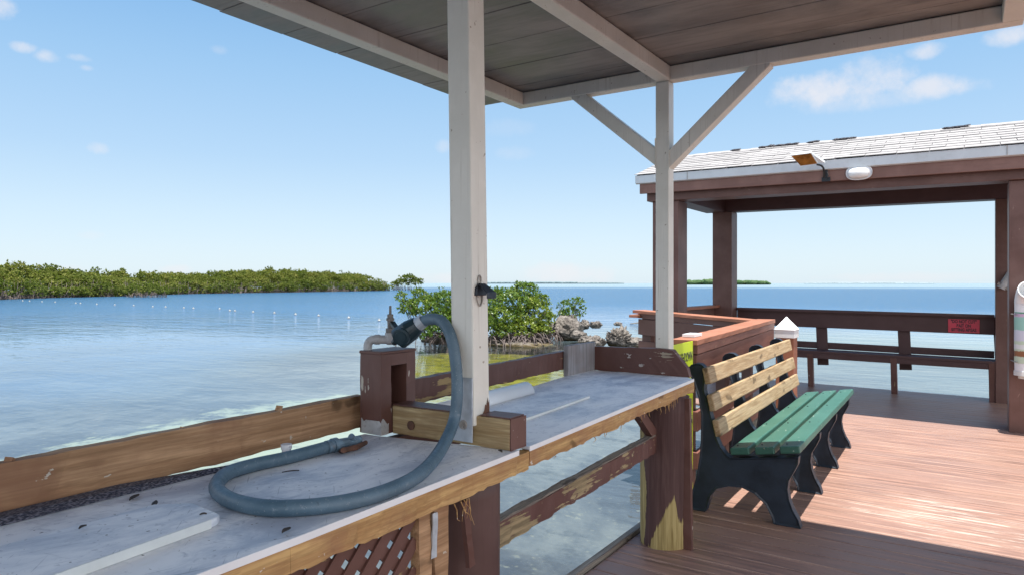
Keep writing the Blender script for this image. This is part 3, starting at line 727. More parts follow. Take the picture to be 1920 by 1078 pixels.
bm = BM(); prism(bm, [(-1.5215, 2.08, ZT + .0006), (-1.5375, 2.474, ZT + .0006), (-1.5755, 3.06, ZT + .0006), (-1.5795, 3.06, ZT + .0006), (-1.5415, 2.474, ZT + .0006), (-1.5255, 2.08, ZT + .0006)], (0, 0, .0105))
obj('panel_edge', bm, M['offwhite'], o, local=True).data.transform(Matrix.Translation((1.7, -2.6, -ZT)))
bm = BM(); n_ = 14
prof = [(math.cos(math.pi * k / n_) * .052, math.sin(math.pi * k / n_) * .055) for k in range(n_ + 1)]
a, b = Vector((-1.86, 2.12, ZT + .011)), Vector((-1.90, 2.98, ZT + .011)); sd = Vector((1, 0, 0))
va = [bm.verts.new(a + sd * x + Vector((0, 0, z))) for x, z in prof]; vb = [bm.verts.new(b + sd * x + Vector((0, 0, z))) for x, z in prof]
bm.faces.new(va[::-1]); bm.faces.new(vb)
for k in range(n_): bm.faces.new((va[k], va[k + 1], vb[k + 1], vb[k]))
bm.faces.new((va[0], vb[0], vb[-1], va[-1]))
o = obj('half_round_cover', bm, M['white'], loc=(-1.88, 2.55, ZT)); tag(o, 'white half round plastic cover lying behind the near cream post', 'cover')
o.data.polygons.foreach_set('use_smooth', [len(p.vertices) == 4 for p in o.data.polygons])
bm = BM(); vs = []
for k in range(61):
    yy = -.9 + k * (2.27 / 60); w_ = .085 * (1 if yy < 1.0 else max(.02, (1.37 - yy) / .37))
    xi = -1.893 + noise.noise((0, yy * 6, 3)) * .006 + .02 * max(0, yy - 1)
    vs.append([bm.verts.new((xi, yy, ZT + .004)), bm.verts.new((xi - w_ * .4, yy, ZT + .012 + .004 * noise.noise((1, yy * 20, 0)))), bm.verts.new((xi - w_, yy, ZT + .010)), bm.verts.new((xi - w_, yy, ZT + .0015)), bm.verts.new((xi, yy, ZT + .0015))])
for r0, r1_ in zip(vs, vs[1:]):
    for j in range(5): bm.faces.new((r0[j], r0[(j + 1) % 5], r1_[(j + 1) % 5], r1_[j]))
bm.faces.new(vs[0]); bm.faces.new(vs[-1][::-1])
o = obj('rubber_strip', bm, M['mat'], loc=(-1.9, .2, ZT)); tag(o, 'dark speckled rubber strip along the back edge of the counter', 'rubber strip')
# dry leaves and bits
def dry_leaf(px, py, L, wd, ang, z=ZT):
    p = at(px, py, z + .002); me = bpy.data.meshes.new('dry_leaf')
    n = 7; vs = []; fs = []
    for k in range(n):
        t = k / (n - 1); w_ = wd * math.sin(math.pi * min(max(t, .04), .96)) ** .8
        for s_ in (-1, 0, 1): vs.append(((t - .5) * L, s_ * w_ * .5, .002 + (.0025 * abs(s_)) + .0012 * math.sin(t * 3)))
    for k in range(n - 1):
        for j in (0, 1): fs.append((k * 3 + j, k * 3 + j + 1, k * 3 + j + 4, k * 3 + j + 3))
    me.from_pydata(vs, [], fs); o = link('dry_leaf', me, M['leafdry']); o.location = p; o.rotation_euler = (0, 0, ang)
    sm = o.modifiers.new('thick', 'SOLIDIFY'); sm.thickness = .0012
    return o
for i, (px, py, L, wd, ang, lab) in enumerate((
        (252, 934, .05, .018, 2.2, 'dark dry leaf close to the rubber strip, left of the hose'),
        (290, 947, .06, .014, 2.5, 'long thin dry leaf beside the cutting board corner'),
        (537, 996, .034, .016, 1.9, 'oval dry leaf near the front edge of the counter'),
        (155, 990, .022, .012, 2.0, 'tiny dry scrap lying on the cutting board'),
        (381, 966, .016, .010, 1.0, 'tiny dark scrap at the rounded corner of the cutting board'),
        (938, 847, .03, .014, 2.6, 'small dry leaf near the end of the cross timber'),
        (545, 885, .05, .006, 1.0, 'thin twig like scrap inside the hose loop'))):
    tag(dry_leaf(px, py, L, wd, ang, ZT + (.022 if i in (3, 4) else 0)), lab, 'dry leaf', 'dry leaves and scraps on the counter')

# bottle opener on the near post
bo = thing('bottle_opener', 'dark cast metal bottle opener screwed to the near cream post', 'bottle opener', (px0 + .03, py0, 1.47))
xf = px0 + .0295; zc = 1.475; yc = py0 - .008
bm = BM(); tube(bm, smoothpath([(xf + .003, yc - .006, zc + .005), (xf + .003, yc - .008, zc + .04), (xf + .003, yc, zc + .052), (xf + .003, yc + .008, zc + .04), (xf + .003, yc + .007, zc + .005)], 5), .0028, 8)
tube(bm, smoothpath([(xf + .004, yc - .014, zc - .01), (xf + .004, yc - .014, zc - .035), (xf + .005, yc, zc - .055), (xf + .004, yc + .014, zc - .035), (xf + .004, yc + .014, zc - .01)], 5), .0028, 8)
obj('wire_loop', bm, M['steel'], bo)
bm = BM()
prism(bm, [(xf + .001, yc - .03, zc - .018), (xf + .001, yc + .03, zc - .018), (xf + .001, yc + .026, zc + .008), (xf + .001, yc + .012, zc + .024), (xf + .001, yc - .012, zc + .024), (xf + .001, yc - .026, zc + .008)], (.012, 0, 0))
prism(bm, [(xf + .013, yc - .02, zc + .018), (xf + .05, yc - .024, zc - .012), (xf + .05, yc + .03, zc - .012), (xf + .013, yc + .02, zc + .018)], (0, 0, .007))
prism(bm, [(xf + .05, yc - .024, zc - .028), (xf + .05, yc + .03, zc - .028), (xf + .05, yc + .03, zc - .005), (xf + .05, yc - .024, zc - .005)], (.005, 0, 0))
obj('opener_head', bm, M['iron'], bo, bevel=.002)

# ------------------------------------------------------------------ railing, capped post, sign
ra = thing('wooden_railing', 'brown boarded railing with flat top rail behind the bench', 'railing', (-1.75, 6, 0))
A0, A1 = Vector((-1.700, 4.76, 1.081)), Vector((-1.890, 7.93, 1.085))
bm = BM(); beam(bm, A0, A1, .19, .038, 24, .0025, seed=1); obj('top_rail', bm, M['rail'], ra, bevel=.003)
off = Vector((.072, 0, 0))
def rboard(z, h, t=.038, mat='rail_face', o_=off, nm='rail_board'):
    bm = BM(); beam(bm, A0 + o_ + Vector((0, .02, z)), A1 + o_ + Vector((0, -.02, z)), t, h, 20, .002, seed=z * 50); return obj(nm, bm, M[mat], ra, bevel=.003)
rboard(-.052, .062, .04); rboard(-.205, .232, .036, o_=off + Vector((-.004, 0, 0))); rboard(-.56, .14); rboard(-.84, .12)
for t in (.03, .36, .68):
    p = A0.lerp(A1, t); bm = BM(); beam(bm, (p.x, p.y, -.6), (p.x, p.y, p.z - .022), .09, .09, up=(0, 1, 0)); obj('rail_post', bm, M['pav'], ra, bevel=.004)
cp_ = thing('capped_post', 'square brown post with a white pyramid cap at the end of the railing', 'post', (-1.70, 8.04, 0))
PX, PY, PH = -1.70, 8.04, .095
bm = BM(); box(bm, PX - PH, PX + PH, PY - PH, PY + PH, -.6, .98); obj('post_body', bm, M['rail'], cp_, bevel=.006)
bm = BM(); q = PH + .012
for (z, w_) in ((.945, q), (1.005, q)): pass
v0 = [bm.verts.new((PX + sx * q, PY + sy * q, .902)) for sx, sy in ((-1, -1), (1, -1), (1, 1), (-1, 1))]
v1 = [bm.verts.new((PX + sx * q, PY + sy * q, .985)) for sx, sy in ((-1, -1), (1, -1), (1, 1), (-1, 1))]
v2 = [bm.verts.new((PX + sx * (q + .006), PY + sy * (q + .006), .992)) for sx, sy in ((-1, -1), (1, -1), (1, 1), (-1, 1))]
ap = bm.verts.new((PX, PY, 1.135))
bm.faces.new(v0[::-1])
for j in range(4):
    k = (j + 1) % 4
    bm.faces.new((v0[j], v0[k], v1[k], v1[j])); bm.faces.new((v1[j], v1[k], v2[k], v2[j])); bm.faces.new((v2[j], v2[k], ap))
obj('post_cap', bm, M['cap'], cp_, bevel=.003)

rb = thing('wooden_railing', 'short brown railing running left from the capped post to the pavilion', 'railing', (-2.7, 8.2, 0))
B0, B1 = Vector((-1.93, 7.75, 1.081)), Vector((-3.62, 8.42, 1.135))
dB = (B1 - B0).normalized(); nB = Vector((dB.y, -dB.x, 0)); nB = nB if nB.y < 0 else -nB
bm = BM(); beam(bm, B0, B1, .22, .038, 14, .002, seed=3); obj('top_rail', bm, M['rail_x'], rb, bevel=.003)
for z, h, oo in ((-.05, .06, .075), (-.19, .20, .07), (-.47, .2, .07)):
    bm = BM(); beam(bm, B0 + nB * oo + dB * .12 + Vector((0, 0, z)), B1 + nB * oo - dB * .08 + Vector((0, 0, z)), .036, h, 8, .002, seed=z * 9); obj('rail_board', bm, M['rail_face_x'], rb, bevel=.003)
bm = BM(); beam(bm, B1 + Vector((.02, -.22, -.055)), B1 + Vector((.02, .3, -.055)), .12, .036, 4, .002); obj('rail_end', bm, M['rail'], rb, bevel=.003)
bm = BM(); beam(bm, (-3.46, 8.36, -1.4), (-3.46, 8.36, 1.10), .12, .12, up=(0, 1, 0)); obj('rail_post', bm, M['pav'], rb, bevel=.004)
bw = thing('tackle_tray', 'small white tray lying on the top rail behind the far cream post', 'tray', (-1.74, 5.04, 1.104))
bm = BM(); box(bm, -1.785, -1.695, 4.96, 5.14, 1.104, 1.110)
for x0, x1, y0, y1 in ((-1.785, -1.781, 4.96, 5.14), (-1.699, -1.695, 4.96, 5.14), (-1.7805, -1.6995, 4.96, 4.964), (-1.7805, -1.6995, 5.136, 5.14)): box(bm, x0, x1, y0, y1, 1.1103, 1.124)
obj('tray_body', bm, M['white'], bw)

sg = thing('washdown_sign', 'tall lime yellow sign with black lettering beside the end of the table', 'sign', (-1.63, 4.5, .04))
XS = -1.630
bm = BM(); box(bm, XS - .004, XS, 4.298, 4.745, .04, 1.095); obj('sign_panel', bm, M['yellow'], sg, bevel=.001)
MT = lambda x, y, z: Matrix(((0, 0, 1, x), (1, 0, 0, y), (0, 1, 0, z), (0, 0, 0, 1)))
text('lettering', 'WASHDOWN', .088, M['ink'], MT(XS + .001, 4.733, .990), sg, .001, .56, 'RIGHT')
text('lettering', 'STATION', .088, M['ink'], MT(XS + .001, 4.733, .545), sg, .001, .56, 'RIGHT')

# ------------------------------------------------------------------ the bench
bn = thing('park_bench', 'bench with green seat slats, bare pine back slats and black moulded frames', 'bench', (-1.2, 4.5, 0), .018)
OUT = [(-1.568, .905), (-1.566, .94), (-1.545, .962), (-1.515, .972), (-1.485, .971), (-1.460, .955), (-1.452, .925), (-1.458, .80), (-1.432, .70), (-1.408, .62), (-1.389, .55), (-1.375, .49), (-1.352, .44), (-1.315, .395), (-1.29, .375),
       (-1.10, .405), (-.876, .440), (-.880, .393), (-.904, .34), (-.933, .285), (-.940, .23), (-.930, .165), (-.908, .105), (-.876, .05), (-.862, .0),
       (-1.025, .0), (-1.036, .045), (-1.075, .115), (-1.14, .17), (-1.22, .197), (-1.30, .191), (-1.378, .163), (-1.418, .11), (-1.434, .05), (-1.450, .0),
       (-1.558, .0), (-1.560, .03), (-1.545, .105), (-1.512, .22), (-1.490, .36), (-1.482, .47), (-1.480, .637), (-1.498, .746), (-1.532, .854)]
def frame_mesh():
    bm = BM(); f0, f1 = prism(bm, [(x + 1.2, -.035, z) for x, z in OUT], (0, .07, 0))
    bmesh.ops.recalc_face_normals(bm, faces=bm.faces)
    for f in (f0, f1):
        bmesh.ops.inset_region(bm, faces=[f], thickness=.014, depth=-.009, use_even_offset=True)
    return bm
fr0 = obj('bench_frame', frame_mesh(), M['frame'], bn, local=True, bevel=.006)
fr0.location = (0, 0, 0)
for yy in (.81, 1.62, 2.43):
    f = fr0.copy(); C.objects.link(f); f.parent = bn; f.location = (0, yy, 0)
def slat(name, c, w, h, ang, mat, y0=-.075, y1=2.62):
    bm = BM(); v = box(bm, -w / 2, w / 2, y0, y1, -h / 2, h / 2)
    bmesh.ops.subdivide_edges(bm, edges=[e for e in bm.edges if e.calc_length() > 1], cuts=20)
    for v in bm.verts: v.co += noise.noise_vector(v.co * 4 + Vector((c[0] * 9, 0, c[1] * 9))) * .0022
    bm.transform(Matrix.Translation((c[0] + 1.2, 0, c[1])) @ Matrix.Rotation(ang, 4, 'Y'))
    return obj(name, bm, M[mat], bn, local=True, bevel=.008)
for x, z in ((-1.219, .437), (-1.068, .461), (-.920, .484)):
    s_ = slat('seat_slat', (x, z), .118, .046, R(-9), 'green')
    for yy in (0, .81, 1.62, 2.43):
        for dx in (-.03, .03): bm = BM(); tube(bm, [(x + 1.2 + dx, yy, z + .018 - dx * .16), (x + 1.2 + dx, yy, z + .0235 - dx * -.16)], .006, 8); obj('screw', bm, M['iron'], s_, local=True)
for x, z in ((-1.428, .900), (-1.398, .728), (-1.362, .568)):
    s_ = slat('back_slat', (x, z), .040, .108, R(-12), 'pine_bench', -.085, 2.60)

# ------------------------------------------------------------------ the pavilion
pv = thing('pavilion', 'brown open pavilion with pale shingle roof at the end of the dock', 'pavilion', (-1.5, 9.7, 0))
def pbox(name, x0, x1, y0, y1, z0, z1, mat, bev=.006, par=None):
    bm = BM(); v = box(bm, x0, x1, y0, y1, z0, z1)
    for q in v: q.co.z += tilt(q.co.x)
    return obj(name, bm, M[mat], par or pv, bevel=bev)
pbox('post', -3.52, -3.17, 8.65, 9.0, -1.6, 2.555, 'pav'); pbox('post', .325, .68, 8.65, 9.0, -.02, 2.555, 'pav')
pbox('post', -3.346, -3.05, 10.65, 10.95, -1.6, 2.575, 'pav'); pbox('post', .262, .58, 10.65, 10.95, -.02, 2.575, 'pav')
XR = 1.9
pbox('fascia_board', -3.64, XR, 8.50, 8.54, 2.652, 2.781, 'pav_fascia', .003)
pbox('front_beam', -3.58, XR, 8.60, 8.9, 2.557, 2.72, 'pav_x', .004)
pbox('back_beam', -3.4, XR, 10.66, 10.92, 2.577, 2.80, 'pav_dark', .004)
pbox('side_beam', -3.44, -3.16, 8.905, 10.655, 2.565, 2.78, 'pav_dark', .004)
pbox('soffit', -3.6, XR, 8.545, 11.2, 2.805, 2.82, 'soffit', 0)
g_ = BM(); prism(g_, [(-3.685, 8.462, 2.785), (-3.685, 8.497, 2.775), (-3.685, 8.497, 2.882), (-3.685, 8.455, 2.886)], (XR + 3.685, 0, 0))
for v in g_.verts: v.co.z += tilt(v.co.x)
obj('drip_edge', g_, M['gutter'], pv, bevel=.003)
for x in (-2.98, .30):
    bm = BM(); v = box(bm, x, x + .006, 8.452, 8.456, 2.79, 2.885)
    for q in v: q.co.z += tilt(q.co.x)
    obj('drip_edge_joint', bm, M['steel'], pv)
# shingled slopes
def slope_z(y): return 2.892 + (y - 8.45) * (.415 / 1.25)
RY = 9.70; rows = 9
bm = BM(); tl = bm.verts.layers.float.new('tone'); random.seed(11)
def ztl(x, y=9.70): return tilt(x) + .028 * (x + 3.6) / 4.0 * max(0, (y - 8.44) / 1.26)
def shing(x0, x1, ya, yb, lift, tone):
    za, zb_ = slope_z(ya), slope_z(yb); vs = []
    for x in (x0, x1):
        for (y, z) in ((ya, za + lift + .010), (yb, zb_ + .004), (yb, zb_ - .004), (ya, za + lift + .003)):
            vs.append(bm.verts.new((x, y, z + ztl(x, y))))
    for v in vs: v[tl] = tone
    for f in ((0, 1, 2, 3), (7, 6, 5, 4), (0, 4, 5, 1), (1, 5, 6, 2), (2, 6, 7, 3), (3, 7, 4, 0)): bm.faces.new([vs[i] for i in f])
for r in range(rows):
    ya = 8.44 + r * (RY - 8.44) / rows; yb = ya + (RY - 8.44) / rows * 1.12
    x = -3.69 + (r % 2) * -.15 - random.uniform(0, .05)
    while x < XR:
        w_ = .305; x0 = max(x, -3.69)
        if x + w_ - .006 > -3.68: shing(x0, min(x + w_ - .006, XR), ya, min(yb, RY), random.uniform(0, .006), random.uniform(.3, 1.0))
        x += w_
rf = obj('shingle_roof', bm, M['shingle'], pv)
bm = BM(); prism(bm, [(-3.67, 8.47, slope_z(8.47) - .008), (-3.67, RY, slope_z(RY) - .008), (-3.67, 10.95, slope_z(8.47) - .008), (-3.67, 10.95, slope_z(8.47) - .03), (-3.67, RY, slope_z(RY) - .03), (-3.67, 8.47, slope_z(8.47) - .03)], (XR + 3.67, 0, 0))
for v in bm.verts: v.co.z += ztl(v.co.x, v.co.y)
obj('roof_deck', bm, M['shingle_dark'], pv)
bm = BM(); prism(bm, [(-3.60, 8.56, 2.78), (-3.60, RY, slope_z(RY) - .04), (-3.60, 10.9, 2.84)], (.03, 0, 0)); 
for v in bm.verts: v.co.z += tilt(v.co.x)
obj('gable_board', bm, M['pav'], pv)
# ridge caps, some lifted and dark
bm = BM(); tl = bm.verts.layers.float.new('tone'); x = -3.70; zr = slope_z(RY)
while x < XR:
    lift = random.uniform(0, .012); t_ = random.uniform(.4, .9); vs = []
    for xx, e_ in ((x, lift), (x + .26, .0)):
        for dy, dz in ((-.11, -.028), (0, .014), (.11, -.028)): vs.append(bm.verts.new((xx, RY + dy, zr + dz + e_ + ztl(xx) + .004)))
    vs2 = [bm.verts.new(v.co - Vector((0, 0, .008))) for v in vs]
    for v in vs + vs2: v[tl] = t_
    for a in (0, 1): bm.faces.new((vs[a], vs[a + 1], vs[a + 4], vs[a + 3])); bm.faces.new((vs2[a], vs2[a + 3], vs2[a + 4], vs2[a + 1]))
    for a, b in ((0, 1), (1, 2), (3, 4), (4, 5), (0, 3), (2, 5)): bm.faces.new((vs[a], vs[b], vs2[b], vs2[a]))
    x += .2
obj('ridge_cap', bm, M['shingle'], pv)
for (px, L, hgt) in ((1440, .22, .045), (1468, .16, .03), (1487, .12, .03), (1525, .12, .035), (1575, .14, .03), (1590, .16, .04), (1790, .24, .06), (1800, .15, .05), (1380, .1, .02)):
    p = ony(px, 280, RY); bm = BM(); n = 6
    for k in range(n):
        a = p.x + L * (k / n - .5); b = a + L / n * 1.2
        beam(bm, (a, RY - .05, zr + ztl(a) + .012), (b, RY - .03, zr + ztl(a) + .012 + hgt * abs(noise.noise((a * 9, 1, 2))) * .9), .09, .012, 2, .003, seed=k + px)
    obj('lifted_shingle', bm, M['shingle_dark'], pv)
bm = BM(); beam(bm, (-3.31, 9.01, 1.15), (-3.31, 10.64, 1.145), .16, .038, 4, .002); obj('side_rail', bm, M['rail'], pv, bevel=.003)
bm = BM(); beam(bm, (-3.33, 9.01, 1.02), (-3.33, 10.64, 1.02), .036, .2); obj('side_board', bm, M['pav'], pv, bevel=.003)
# built in bench along the back of the pavilion
bb = thing('built_in_bench', 'long dark brown seat with board back along the sea side of the pavilion', 'bench', (-1.3, 10.9, 0))
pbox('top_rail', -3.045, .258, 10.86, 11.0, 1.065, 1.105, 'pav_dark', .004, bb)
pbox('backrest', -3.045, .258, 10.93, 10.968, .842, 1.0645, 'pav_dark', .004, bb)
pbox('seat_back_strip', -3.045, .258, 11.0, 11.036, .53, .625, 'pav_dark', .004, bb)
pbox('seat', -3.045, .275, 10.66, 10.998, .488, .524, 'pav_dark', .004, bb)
pbox('seat_apron', -3.045, .275, 10.665, 10.70, .415, .4875, 'pav_dark', .004, bb)
for x in (-3.0, -1.925, -.865, .235):
    bm = BM(); beam(bm, (x, 10.72, tilt(x)), (x - .01, 10.70, .487), .075, .085, 6, .002, seed=x, up=(0, 1, 0)); obj('leg', bm, M['brown_z'], bb, bevel=.004)
    bm = BM(); beam(bm, (x + .115, 10.99, .30), (x + .08, 11.02, 1.06), .15, .04, up=(0, 1, 0)); obj('brace', bm, M['pav_dark'], bb, bevel=.004)
rs = thing('warning_sign', 'small red sign with black capitals on the seat back', 'sign', (-.075, 10.92, .94))
bm = BM(); v = box(bm, -.252, .098, 10.921, 10.926, .846, 1.024)
obj('sign_panel', bm, M['red'], rs, bevel=.001)
MF = lambda x, y, z: Matrix(((1, 0, 0, x), (0, 0, -1, y), (0, 1, 0, z), (0, 0, 0, 1)))
text('lettering', '"DO NOT CUT"\nBAIT ON\nSITTING AREAS', .058, M['ink_dark'], MF(-.077, 10.9195, .937), rs, .0022, .70)

# ------------------------------------------------------------------ lamps and things on the pavilion
sw = thing('solar_lamp', 'small solar lamp with an amber panel on a black arm under the roof edge', 'lamp', (-1.36, 8.48, 2.7))
q4 = [ony(1484.5, 293, 8.12), ony(1520, 288.5, 8.12), ony(1531.5, 307, 8.30), ony(1501.5, 311, 8.30)]
nrm = (q4[1] - q4[0]).cross(q4[3] - q4[0]).normalized(); nrm = nrm if nrm.z > 0 else -nrm
cen = sum(q4, Vector()) / 4
bm = BM(); prism(bm, [cen + (p - cen) * 1.09 for p in q4], nrm * .03); obj('lamp_head', bm, M['gutter'], sw, bevel=.003)
bm = BM(); prism(bm, q4, nrm * -.003); obj('lamp_panel', bm, M['amber'], sw)
bm = BM(); w0 = ony(1546, 333, 8.49); prism(bm, [q4[1] + nrm * .031, q4[2] + nrm * .031, ony(1547, 303, 8.42) + Vector((0, .0, .0)), ony(1540, 297, 8.40)], nrm * -.02); obj('lamp_shroud', bm, M['gutter'], sw)
bm = BM(); tube(bm, smoothpath([ony(1532, 309, 8.33), ony(1541, 312, 8.38), ony(1545, 320, 8.43), w0 + Vector((0, -.012, 0))], 5), .011, 10)
tube(bm, smoothpath([ony(1550, 322, 8.46), ony(1553, 330, 8.45), ony(1548, 337, 8.47)], 4), .004, 6)
obj('arm', bm, M['black'], sw)
bm = BM(); beam(bm, w0 + Vector((-.03, .004, -.025)), w0 + Vector((.06, .004, -.025)), .015, .05); beam(bm, w0 + Vector((-.006, -.004, .06)), w0 + Vector((.034, -.004, .06)), .02, .12); obj('bracket', bm, M['black'], sw, bevel=.002)
bl = thing('bulkhead_lamp', 'white oval bulkhead lamp mounted on the pavilion fascia', 'lamp', (-1.015, 8.49, 2.71))
def ellipsoid(bm, c, rx, ry, rz, p=2.6, n=28, m=14):
    rings = []
    for i in range(m + 1):
        t = math.pi / 2 * i / m; r = max(.02, math.cos(t)) ; d = math.sin(t)
        rings.append([bm.verts.new((c[0] + math.copysign(abs(math.cos(a)) ** (2 / p), math.cos(a)) * rx * r, c[1] - ry * d, c[2] + math.copysign(abs(math.sin(a)) ** (2 / p), math.sin(a)) * rz * r)) for a in [2 * math.pi * k / n for k in range(n)]])
    for a, b in zip(rings, rings[1:]):
        for j in range(n): bm.faces.new((a[j], a[(j + 1) % n], b[(j + 1) % n], b[j]))
    bm.faces.new(rings[0]); bm.faces.new(rings[-1][::-1])
lc = (-1.03, 8.455, 2.722)
bm = BM(); ellipsoid(bm, (lc[0], lc[1] + .04, lc[2]), .128, .045, .078); obj('lamp_base', bm, M['white'], bl, smooth=True)
bm = BM(); ellipsoid(bm, (lc[0], lc[1] + .012, lc[2] - .008), .108, .055, .06); obj('lamp_lens', bm, M['lens'], bl, smooth=True)
bm = BM(); ring = [(lc[0] + math.copysign(abs(math.cos(a)) ** .77, math.cos(a)) * .127, lc[1] + .022, lc[2] + math.copysign(abs(math.sin(a)) ** .77, math.sin(a)) * .077) for a in [2 * math.pi * k / 32 for k in range(33)]]
tube(bm, ring, .006, 8, False); obj('lamp_rim', bm, M['cap'], bl, smooth=True)

rh = thing('rod_holder', 'slanted white tube clamped to the back right pavilion post', 'rod holder', ony(1880, 535, 10.6))
bm = BM(); a, b = ony(1877, 541, 10.59), ony(1896, 512, 10.59); tube(bm, [a, a.lerp(b, .25), a.lerp(b, .26), b], [.05, .05, .043, .043], 16); obj('holder_tube', bm, M['pvc'], rh)
bm = BM(); a, b = ony(1872, 532, 10.57), ony(1889, 541, 10.57); tube(bm, [a, b], .012, 8); tube(bm, [a - (b - a) * .08, a + (b - a) * .1], .022, 8); tube(bm, [b - (b - a) * .1, b + (b - a) * .08], .022, 8); obj('clamp_bolt', bm, M['steel'], rh)

ft = thing('line_bin', 'white upright tube bin with an open elbow mouth and printed sticker', 'bin', (.47, 8.54, .6))
TX, TY, TR = .462, 8.535, .098
path = smoothpath([(TX, TY, .60), (TX, TY, .9), (TX, TY, 1.25), (TX + .0, TY - .01, 1.33), (TX + .01, TY - .06, 1.40), (TX + .02, TY - .12, 1.435)], 6)
bm = BM(); tube(bm, path, TR, 28, False)
o = obj('tube_body', bm, M['white'], ft, smooth=True); sm = o.modifiers.new('wall', 'SOLIDIFY'); sm.thickness = .008; sm.offset = -1
bm = BM(); tube(bm, [(TX, TY, .585), (TX, TY, .63)], TR + .006, 28); tube(bm, [(TX, TY, .555), (TX, TY, .584)], TR - .03, 20); obj('tube_base', bm, M['offwhite'], ft)
def m_sticker():
    s = NT('printed_bin_sticker'); o = s.coords(False); z = s.n('ShaderNodeSeparateXYZ', {0: o}).outputs[2]; n = s.noise(o, 26, 4, .6)
    zz = s.math('ADD', z, s.math('MULTIPLY', s.math('SUBTRACT', n, .5), .03))
    c = s.mix(s.map(zz, .435, .44), (.62, .63, .72), (.30, .55, .47)); c = s.mix(s.map(zz, .56, .575), c, (.60, .42, .58)); c = s.mix(s.map(zz, .60, .605), c, (.13, .34, .22))
    c = s.mix(s.math('MULTIPLY', s.map(zz, .10, .11), s.map(zz, .34, .32)), c, (.55, .66, .5)); c = s.mix(s.math('MULTIPLY', s.map(zz, .17, .18), s.map(zz, .235, .225)), c, (.28, .12, .05))
    c = s.mix(s.math('MULTIPLY', s.map(zz, .245, .255), s.map(zz, .30, .29)), c, (.72, .75, .74))
    return s.done(c, .35)
bm = BM(); tube(bm, [(TX, TY, .71), (TX, TY, .9), (TX, TY, 1.215)], TR + .0025, 28, False); o = obj('sticker', bm, m_sticker(), ft, smooth=True)
for z in (.72, 1.19):
    bm = BM(); tube(bm, [(TX - .12, 8.64, z), (TX - .105, 8.56, z), (TX - .08, 8.45, z)], .006, 6)
    obj('strap', bm, M['steel'], ft)

# ------------------------------------------------------------------ vegetation
rng = np.random.default_rng(4)
def leaf_mesh(name, cen, axis, size, tone, k, spread, wid, mat, parent=None, loc=None):
    """rosettes of k small leaves around each centre, opening along axis"""
    n = len(cen); c = np.repeat(cen, k, 0); a = np.repeat(axis, k, 0); L = np.repeat(size, k) * rng.uniform(.65, 1.2, n * k); t = np.repeat(tone, k) + rng.normal(0, .12, n * k)
    d = a * rng.uniform(.15, .9, (n * k, 1)) + rng.normal(0, spread, (n * k, 3)); d /= np.linalg.norm(d, axis=1, keepdims=True) + 1e-6
    w = np.cross(d, a + rng.normal(0, .25, (n * k, 3))); w /= np.linalg.norm(w, axis=1, keepdims=True) + 1e-6
    L = L[:, None]; W = L * wid
    v = np.empty((n * k, 4, 3)); v[:, 0] = c; v[:, 1] = c + d * L * .55 + w * W; v[:, 2] = c + d * L; v[:, 3] = c + d * L * .55 - w * W
    if loc is not None: v -= np.array(loc)
    me = bpy.data.meshes.new(name); m = n * k
    me.vertices.add(m * 4); me.loops.add(m * 4); me.polygons.add(m)
    me.vertices.foreach_set('co', v.reshape(-1)); me.loops.foreach_set('vertex_index', np.arange(m * 4, dtype=np.int32))
    me.polygons.foreach_set('loop_start', np.arange(0, m * 4, 4, dtype=np.int32)); me.update(calc_edges=True)
    at_ = me.attributes.new('tone', 'FLOAT', 'POINT'); at_.data.foreach_set('value', np.repeat(np.clip(t, 0, 1), 4).astype(np.float32))
    me.materials.append(mat)
    o = bpy.data.objects.new(name, me); C.objects.link(o)
    if parent is not None: o.parent = parent
    elif loc is not None: o.location = loc
    return o
def shell(crowns, per, inner=.55, up=.25):
    """points through the outer part of lumpy ellipsoids; returns centres, outward axes, tones"""
    P, A, T = [], [], []
    for (x, y, z, rx, ry, rz, tone) in crowns:
        n = int(per * (rx * ry + rx * rz + ry * rz) / 3)
        u = rng.normal(0, 1, (n, 3)); u /= np.linalg.norm(u, axis=1, keepdims=True)
        u[:, 2] = np.where(u[:, 2] < -.55, -u[:, 2], u[:, 2])
        ph = rng.uniform(0, 9)
        lump = 1 + .16 * np.sin(u[:, 0] * 5 + ph) * np.sin(u[:, 1] * 6 + ph * 2) + .12 * np.sin(u[:, 2] * 8 + u[:, 0] * 7 + ph)
        r = rng.uniform(inner, 1.0, n) ** .6 * lump
        P.append(np.array([x, y, z]) + u * np.array([rx, ry, rz]) * r[:, None])
        a = u + np.array([0, 0, up]); A.append(a / np.linalg.norm(a, axis=1, keepdims=True))
        T.append(tone + .22 * (lump - 1) + rng.normal(0, .10, n))
    return np.concatenate(P), np.concatenate(A), np.concatenate(T)

